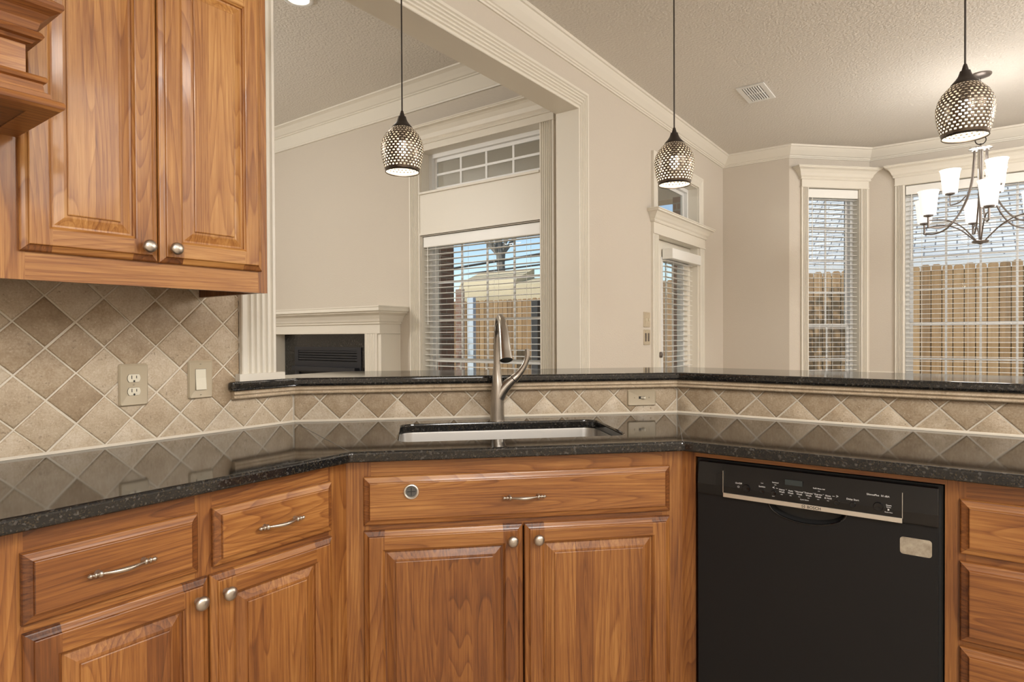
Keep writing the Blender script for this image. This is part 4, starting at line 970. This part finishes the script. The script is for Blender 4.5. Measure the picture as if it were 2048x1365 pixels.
# ------------------------------------------------------------------ chandelier
CHX, CHY = 4.028, -2.064
ch = thing('chandelier', 'pewter chandelier with frosted bell shades in front of the wide bay window', 'chandelier', (CHX, CHY, 0))
va = math.atan2(CY-CHY, CX-CHX)          # towards the kitchen
M['frost'] = emit('frosted_glass_lit', (1, .97, .93), .62)
mb = MB(); mb.lathe([(.0005, KZ-.001), (.063, KZ-.001), (.063, KZ-.008), (.055, KZ-.016), (.030, KZ-.022), (.012, KZ-.026), (.0005, KZ-.026)], 36); mb.build('ceiling_canopy', 'pewter', ch, smooth=40)
mb = MB()
nl = 12; zt_c, zb_c = KZ-.03, 2.595
for i in range(nl):
    zc = zt_c-(zt_c-zb_c)*(i+.5)/nl; h = (zt_c-zb_c)/nl*.66; a = (i % 2)*math.pi/2
    mb.tube([(.008*math.cos(t_)*math.cos(a), .008*math.cos(t_)*math.sin(a), zc+h*math.sin(t_)) for t_ in [2*math.pi*k/14 for k in range(15)]], .0017, 6)
mb.build('chain', 'bronze', ch)
mb = MB(); ra = va+math.pi/2; mb.tube([(.030*math.cos(t_)*math.cos(ra), .030*math.cos(t_)*math.sin(ra), 2.562+.030*math.sin(t_)) for t_ in [2*math.pi*k/28 for k in range(29)]], .0034, 8); mb.tube([(0, 0, 2.538), (0, 0, 2.505)], .006, 10); mb.build('loop', 'bronze', ch, smooth=True)
mb = MB(); mb.lathe([(.0005, 2.512), (.066, 2.512), (.072, 2.506), (.070, 2.500), (.058, 2.496), (.052, 2.488), (.0005, 2.487)], 36); mb.build('top_plate', 'chrome', ch, smooth=40)
mb = MB(); mb.tube([(0, 0, 2.487), (0, 0, 1.87)], .0085, 14); mb.build('centre_rod', 'pewter', ch, smooth=True)
mb = MB(); mb.lathe([(.0005, 2.488), (.018, 2.488), (.018, 2.24), (.010, 2.232), (.0005, 2.232)], 20); mb.build('centre_sleeve', 'chrome', ch, smooth=40)
mb = MB(); mb.lathe([(.0005, 1.872), (.045, 1.868), (.050, 1.862), (.046, 1.855), (.020, 1.850), (.010, 1.843), (.0005, 1.840)], 30); mb.build('bottom_plate', 'pewter', ch, smooth=40)
def chand_light(a, R, zc):
    c, s = math.cos(a), math.sin(a)
    mb = MB(); mb.lathe([(.0435, zc), (.046, zc+.02), (.052, zc+.09), (.0575, zc+.14), (.062, zc+.158), (.066, zc+.164), (.0645, zc+.1655), (.056, zc+.142), (.050, zc+.09), (.044, zc+.022), (.0415, zc+.003), (.0005, zc+.002)], 28, Matrix.Translation((R*c, R*s, 0)))
    mb.build('glass_shade', 'frost', ch, smooth=60)
    mb = MB(); mb.lathe([(.0005, zc-.014), (.010, zc-.014), (.028, zc-.008), (.030, zc-.001), (.0005, zc-.001)], 20, Matrix.Translation((R*c, R*s, 0))); mb.tube([(R*c, R*s, zc-.010), (R*c, R*s, zc-.085)], .0072 if R > .3 else .004, 10); mb.build('lamp_cup', 'pewter', ch, smooth=40)
rotl, R6, R3 = RAD(7), .36, .172
for k in range(6):
    a = va+rotl+k*math.pi/3; chand_light(a, R6, 2.045); c, s = math.cos(a), math.sin(a)
    mb = MB(); p = smoothpath([(.040, 2.49), (.042, 2.42), (.060, 2.26), (.110, 2.115), (.190, 2.00), (.275, 1.958), (R6, 1.962)], 6); mb.tube([(q.x*c, q.x*s, q.y) for q in [Vector(t_) for t_ in p]], .0055, 8)
    p = smoothpath([(.030, 1.868), (.065, 1.905), (.130, 1.965), (.215, 2.005), (.290, 2.013), (R6, 2.008)], 5); mb.tube([(q.x*c, q.x*s, q.y) for q in [Vector(t_) for t_ in p]], .0045, 8)
    mb.build('arm', 'pewter', ch, smooth=True)
for k in range(3):
    a = va+RAD(30)+k*2*math.pi/3 + RAD(0); chand_light(a, R3, 2.218); c, s = math.cos(a), math.sin(a)
    mb = MB(); p = smoothpath([(.080, 2.19), (.115, 2.150), (.145, 2.138), (R3, 2.134)], 5); mb.tube([(q.x*c, q.x*s, q.y) for q in [Vector(t_) for t_ in p]], .0042, 8); mb.build('arm', 'pewter', ch, smooth=True)
l = bpy.data.lights.new('chandelier_light', 'POINT'); l.energy = 12; l.color = (1, .96, .90); l.shadow_soft_size = .2
lo = bpy.data.objects.new('chandelier_light', l); COL.objects.link(lo); lo.location = (CHX, CHY, 2.44)

# ------------------------------------------------------------------ ceiling register and recessed light
vz = KZ
vt = thing('ceiling_vent', 'white rectangular air vent in the nook ceiling', 'air vent', (0, 0, 0))
vx0, vx1, vy0, vy1 = 3.255, 3.605, -.825, -.630
mb = MB()
for a in ((vx0, vx1, vy0, vy0+.035), (vx0, vx1, vy1-.035, vy1), (vx0, vx0+.035, vy0+.035, vy1-.035), (vx1-.035, vx1, vy0+.035, vy1-.035), ((vx0+vx1)/2-.006, (vx0+vx1)/2+.006, vy0+.035, vy1-.035)): mb.box(a[0], a[1], a[2], a[3], vz-.008, vz-.0005)
mb.build('frame', 'white', vt, bevel=.002)
mb = MB(); mb.box(vx0+.03, vx1-.03, vy0+.03, vy1-.03, vz-.001, vz-.0005); mb.build('duct', 'dark', vt)
mb = MB()
for i in range(7):
    yc = vy0+.046+i*(vy1-vy0-.092)/6
    lp = [(yc-.004, vz-.0035), (yc-.003, vz-.0028), (yc+.004, vz-.010), (yc+.003, vz-.0107)]; mb.grid([[(vx0+.035, a, b) for a, b in lp], [(vx1-.035, a, b) for a, b in lp]], True, 0, True, True)
mb.build('louvres', 'white', vt)
rl = thing('recessed_light', 'round recessed downlight in the living room ceiling', 'ceiling light', (.905, 1.242, LZ))
mb = MB(); mb.lathe([(.062, -.001), (.085, -.001), (.088, -.006), (.080, -.009), (.064, -.006), (.060, -.001)], 36); mb.build('trim_ring', 'white', rl, smooth=40)
mb = MB(); mb.lathe([(.062, -.003), (.0005, -.003)], 36); mb.build('lens', emit('downlight_glow', (1, .93, .82), 9), rl)
l = bpy.data.lights.new('downlight', 'SPOT'); l.energy = 26; l.spot_size = RAD(130); l.spot_blend = .8; l.color = (1, .92, .8); l.shadow_soft_size = .06
lo = bpy.data.objects.new('downlight', l); COL.objects.link(lo); lo.location = (.905, 1.242, LZ-.02)

# ------------------------------------------------------------------ fireplace (frame of the living window wall; x = -world y)
fp = thing('fireplace', 'cream mantel fireplace with fluted pilasters and dark granite surround', 'fireplace', (LX, 0, 0), -90)
fx = lambda wy: -wy
BY = -(LX-2.0246)
mb = MB(); mb.box(-3.437, -1.798, BY, -.001, 1.245, 1.335)                      # frieze
mb.box(-3.437, -3.252, BY+.012, -.001, 0, 1.245); mb.box(-1.983, -1.798, BY+.012, -.001, 0, 1.245); mb.build('surround', 'trim', fp, bevel=.003)
for a in (-3.40, -1.983):
    mb = MB(); mb.sweep([(a, .12), (a, 1.2445)], flutes(.148, 6, h=.012, g=.006), (0, BY+.012, 0), (1, 0, 0), (0, 0, 1), (0, -1, 0), side=1); mb.box(a-.004, a+.152, BY-.004, BY+.012, 0, .12); mb.build('pilaster', 'trim', fp)
mt = [(0, 1.322), (.008, 1.322), (.014, 1.328), (.010, 1.334), (.014, 1.340), (.022, 1.344), (.030, 1.362), (.050, 1.392), (.075, 1.408), (.085, 1.412), (.085, 1.420), (.100, 1.424), (.104, 1.428), (.104, 1.452), (.108, 1.456), (.108, 1.464), (0, 1.464)]
mb = MB(); mb.sweep([(-3.437, -.001), (-3.437, BY), (-1.798, BY), (-1.798, -.001)], mt, (0, 0, 0), (1, 0, 0), (0, 1, 0), (0, 0, 1)); mb.face([(-3.545, -.001, 1.4642), (-3.545, BY-.108, 1.4642), (-1.69, BY-.108, 1.4642), (-1.69, -.001, 1.4642)]); mb.build('mantel_shelf', 'trim', fp)
mb = MB(); wall_rects(mb, -3.252, -1.983, 0, 1.245, BY+.115, BY+.135, [(-3.085, -2.15, .25, 1.13)]); mb.build('granite_surround', 'granite', fp)
mb = MB(); wall_rects(mb, -3.085, -2.15, .25, 1.13, BY+.105, BY+.125, [(-3.02, -2.215, .40, .90), (-3.03, -2.205, 1.005, 1.098)])
z = 1.012
while z < 1.095: mb.box(-3.03, -2.205, BY+.109, BY+.118, z, z+.0165); z += .0225
mb.box(-3.06, -2.175, BY+.055, BY+.105, .915, .955); fbx = mb.build('firebox_front', 'firebox', fp, bevel=.002)
mb = MB(); mb.box(-3.085, -2.15, BY+.126, BY+.20, .25, 1.13); mb.build('firebox', 'dark', fp)

# ------------------------------------------------------------------ outdoors
mb = MB(); mb.box(LX+.15, 5.75, .15, 9.0, -.16, -.03); struct(mb.build('ground_patio', 'concrete'), 'concrete patio slab outside the door', 'patio')
mb = MB(); mb.box(-20, 40, -30, 30, -.4, -.17); struct(mb.build('ground', 'grass'), 'dry winter lawn behind the house', 'ground')
mb = MB(); mb.box(LX+.152, 5.62, .152, 7.0, 2.92, 3.0); struct(mb.build('ceiling_patio', 'soffit'), 'beige ceiling of the covered patio', 'ceiling')
bmz = MB(); bmz.box(5.30, 5.56, .16, 7.0, 2.74, 2.919); struct(bmz.build('trim_patio_beam', 'trim'), 'cream beam along the edge of the patio roof', 'beam')
def brickbox(mb, x0, x1, y0, y1, z0, z1):
    for q, u in ((((x0, y0, z0), (x1, y0, z0), (x1, y0, z1), (x0, y0, z1)), (x0, x1)), (((x1, y1, z0), (x0, y1, z0), (x0, y1, z1), (x1, y1, z1)), (x1, x0)), (((x0, y1, z0), (x0, y0, z0), (x0, y0, z1), (x0, y1, z1)), (y1, y0)), (((x1, y0, z0), (x1, y1, z0), (x1, y1, z1), (x1, y0, z1)), (y0, y1))):
        mb.face(q, 0, None, [(u[0], z0), (u[1], z0), (u[1], z1), (u[0], z1)])
    mb.face([(x0, y0, z1), (x1, y0, z1), (x1, y1, z1), (x0, y1, z1)], 0, None, [(0, 0)]*4); mb.face([(x0, y1, z0), (x1, y1, z0), (x1, y0, z0), (x0, y0, z0)], 0, None, [(0, 0)]*4)
def pillar(label, x0, x1, y0, y1, h=2.769):
    r = thing('brick_pillar', label, 'pillar', ((x0+x1)/2, (y0+y1)/2, -.03)); mb = MB(); a, b = (x1-x0)/2, (y1-y0)/2
    brickbox(mb, -a, a, -b, b, 0, h); mb.build('shaft', 'brick', r)
    return r
pillar('brown brick patio pillar at the left of the living room window', 5.22, 5.55, 4.12, 4.60)
pillar('brown brick patio pillar seen through the patio door', 5.22, 5.45, .530, .620)
fn = thing('garden_fence', 'sunlit cedar board fence behind the bay windows', 'fence', (10.4, 0, -.17))
mb = MB(); y = -9.; k = 0
while y < 11:
    wd = .131; zt = (2.47 if y < 4 else 2.25)+rnd.uniform(-.012, .012); b = board('z', rnd.uniform(-.22, .24)); 
    o_ = 0 if k % 1 == 0 else .01
    lp = [(y+.002, 0), (y+wd, 0), (y+wd, zt-.03), (y+wd-.03, zt), (y+.032, zt), (y+.002, zt-.03)]
    A = [(0, a, c) for a, c in lp]; B = [(.018, a, c) for a, c in lp]
    mb.face(A[::-1], 0, b); mb.face(B, 0, b)
    for i in range(len(lp)): mb.face([A[i], A[(i+1) % len(lp)], B[(i+1) % len(lp)], B[i]], 0, b)
    y += .1405; k += 1
mb.build('boards', 'fence', fn)
mb = MB(); mb.box(.075, .09, -9, 11, 0, 2.16, 0, board('z', -.1)); mb.build('gap_backing', 'fence', fn)  # panel added behind the boards so their gaps read dark
mb = MB()
for z in (.35, 1.25, 2.1): mb.box(.019, .06, -9, 11, z, z+.09, 0, board('y', 0))
mb.build('rails', 'fence', fn)
def house(label, x0, y0, y1, eave, rise, run, matr='shingle'):
    r = thing('neighbour_house', label, 'house', (x0, 0, -.17)); e = eave+.17
    mb = MB(); ln = math.hypot(run, rise)
    q = [(0, y0, e), (0, y1, e), (run, y1, e+rise), (run, y0, e+rise)]; mb.face(q[::-1], 0, None, [(y0, ln), (y1, ln), (y1, 0), (y0, 0)])
    q2 = [(2*run, y0, e), (2*run, y1, e)]; mb.face([q[3], q[2], q2[1], q2[0]], 0, None, [(y0, ln), (y1, ln), (y1, 0), (y0, 0)])
    mb.build('roof', matr, r)
    mb = MB(); mb.box(-.02, .03, y0, y1, e-.22, e-.002); mb.build('fascia', 'fascia', r)
    mb = MB(); mb.box(.45, 2*run-.4, y0+.4, y1-.4, 0, e-.1); mb.box(.03, .45, y0, y1, e-.2, e-.18); mb.build('wall', 'tan', r)
    return r
house('neighbouring house with a pale grey shingle roof beyond the fence', 12.6, -10, 2.9, 2.62, 3.6, 6.)
# tan eaved outbuilding beyond the fence, brick pier, posts, cables and trees seen through the living room window
ne = thing('garden_shed', 'tan eaved outbuilding beyond the fence in the living room window', 'shed', (10.9, 0, -.17))
mb = MB(); pr = [(.10, 2.20), (.02, 2.26), (0, 2.40), (.03, 2.62), (.12, 2.80), (.9, 3.10), (.9, 2.20)]
mb.grid([[(a, 6.90, b) for a, b in pr], [(a, 8.7, b) for a, b in pr]], True, 0, True, True)
pr2 = [(-.10, 2.24), (-.10, 2.62), (.9, 2.86), (.9, 2.24)]; mb.grid([[(a, 5.3, b) for a, b in pr2], [(a, 6.898, b) for a, b in pr2]], True, 0, True, True); mb.build('eave', 'tan', ne)
mb = MB(); mb.box(.2, .9, 5.4, 8.6, 0, 2.23); mb.build('wall', 'tan', ne)
pillar('narrow brick pier beside the pale downspout in the living room window', 9.0, 9.05, 6.90, 7.12, h=2.28)
mb = MB(); mb.box(8.98, 9.08, 6.60, 6.77, -.17, 2.05); tag(mb.build('downspout', 'bluewhite', bevel=.01), 'pale blue downspout beside the narrow brick pier', 'downspout')
mb = MB(); mb.box(9.0, 9.10, 4.94, 5.10, -.17, 1.93); tag(mb.build('post', 'cable', bevel=.005), 'dark post in front of the fence in the living room window', 'post')
mb = MB(); mb.box(5.23, 5.45, .512, .528, -.03, 2.739); tag(mb.build('downspout', 'bluewhite', bevel=.004), 'pale blue strip on the side of the narrow pillar seen through the patio door', 'downspout')  # thin pale blue box laid over the pillar's side face
up = thing('utility_pole', 'utility pole carrying the overhead cables beside the outbuilding', 'pole', (11.2, 10.3, -.17))
mb = MB(); mb.tube([(0, 0, 0), (0, 0, 4.0)], .11, 12); mb.build('shaft', 'bark', up)
for i, (za, zb2) in enumerate(((2.973, 3.44), (2.775, 3.05))):
    mb = MB(); mb.tube([(11.2, 10.188, za), (11.2, 8.89, za+.08-.005*i), (11.2, 6.287, za+.228-.06*i), (11.2, 2.2, zb2)], .030-.008*i, 8); tag(mb.build('utility_cable', 'cable'), ('upper' if i == 0 else 'lower')+' black overhead cable crossing the living room window', 'cable')
def tree(label, x, y, h, seed, lean=0):
    r = thing('bare_tree', label, 'tree', (x, y, -.17)); q = random.Random(seed); tk, br = MB(), MB()
    def grow(mb, p, d, ln, rad, depth):
        pts = [p]; 
        wob = .04 if mb is tk else .2
        for i in range(4): d = (d+Vector((q.uniform(-wob, wob), q.uniform(-wob, wob), q.uniform(-.04, .10)))).normalized(); pts.append(pts[-1]+d*ln/4)
        mb.tube(pts, [rad*(1-.4*i/4) for i in range(5)], 6, cap=False)
        if depth:
            for k in range(6 if depth == 4 else 4):
                a = q.uniform(0, 6.28); nd = (d*.75+Vector((math.cos(a), math.sin(a), q.uniform(-.1, .5)))*.62).normalized()
                grow(br, pts[q.choice((2, 3, 3, 4))], nd, ln*q.uniform(.38, .62), rad*.38, depth-1)
    grow(tk, Vector((0, 0, 0)), Vector((lean, 0, 1)), h, h*.035, 4)
    tk.build('trunk', 'bark', r, smooth=True); br.build('branches', 'bark', r, smooth=True)
tree('bare grey tree against the sky in the living room window', 14.5, 9.88, 5.2, 3)
tree('bare spreading tree beside the patio whose branches shade the fence', 7.4, 8.6, 3.0, 8)
def bushy(label, x, y, h, r0, seed):
    r = thing('evergreen_shrub', label, 'shrub', (x, y, -.17)); q = random.Random(seed); mb = MB()
    mb.tube([(0, 0, 0), (.03, .02, h*.4), (0, 0, h*.8)], [.06, .045, .02], 8); mb.build('stem', 'bark', r, smooth=True)
    mb = MB()
    for i in range(1500):
        v = Vector((q.gauss(0, 1), q.gauss(0, 1), q.gauss(0, 1))).normalized()*q.uniform(.3, 1)**.5
        c = Vector((v.x*r0, v.y*r0, h*.62+v.z*h*.40)); d = Vector((q.gauss(0, 1), q.gauss(0, 1), q.gauss(0, 1))).normalized(); e = d.orthogonal().normalized(); k = q.uniform(.06, .11)
        mb.face([c, c+d*k*.5+e*k*.3, c+d*k, c+d*k*.5-e*k*.3])
    mb.build('foliage', 'leaf', r)
bushy('tall evergreen shrub beyond the patio shading the fence', 8.5, .70, 4.0, .52, 4)
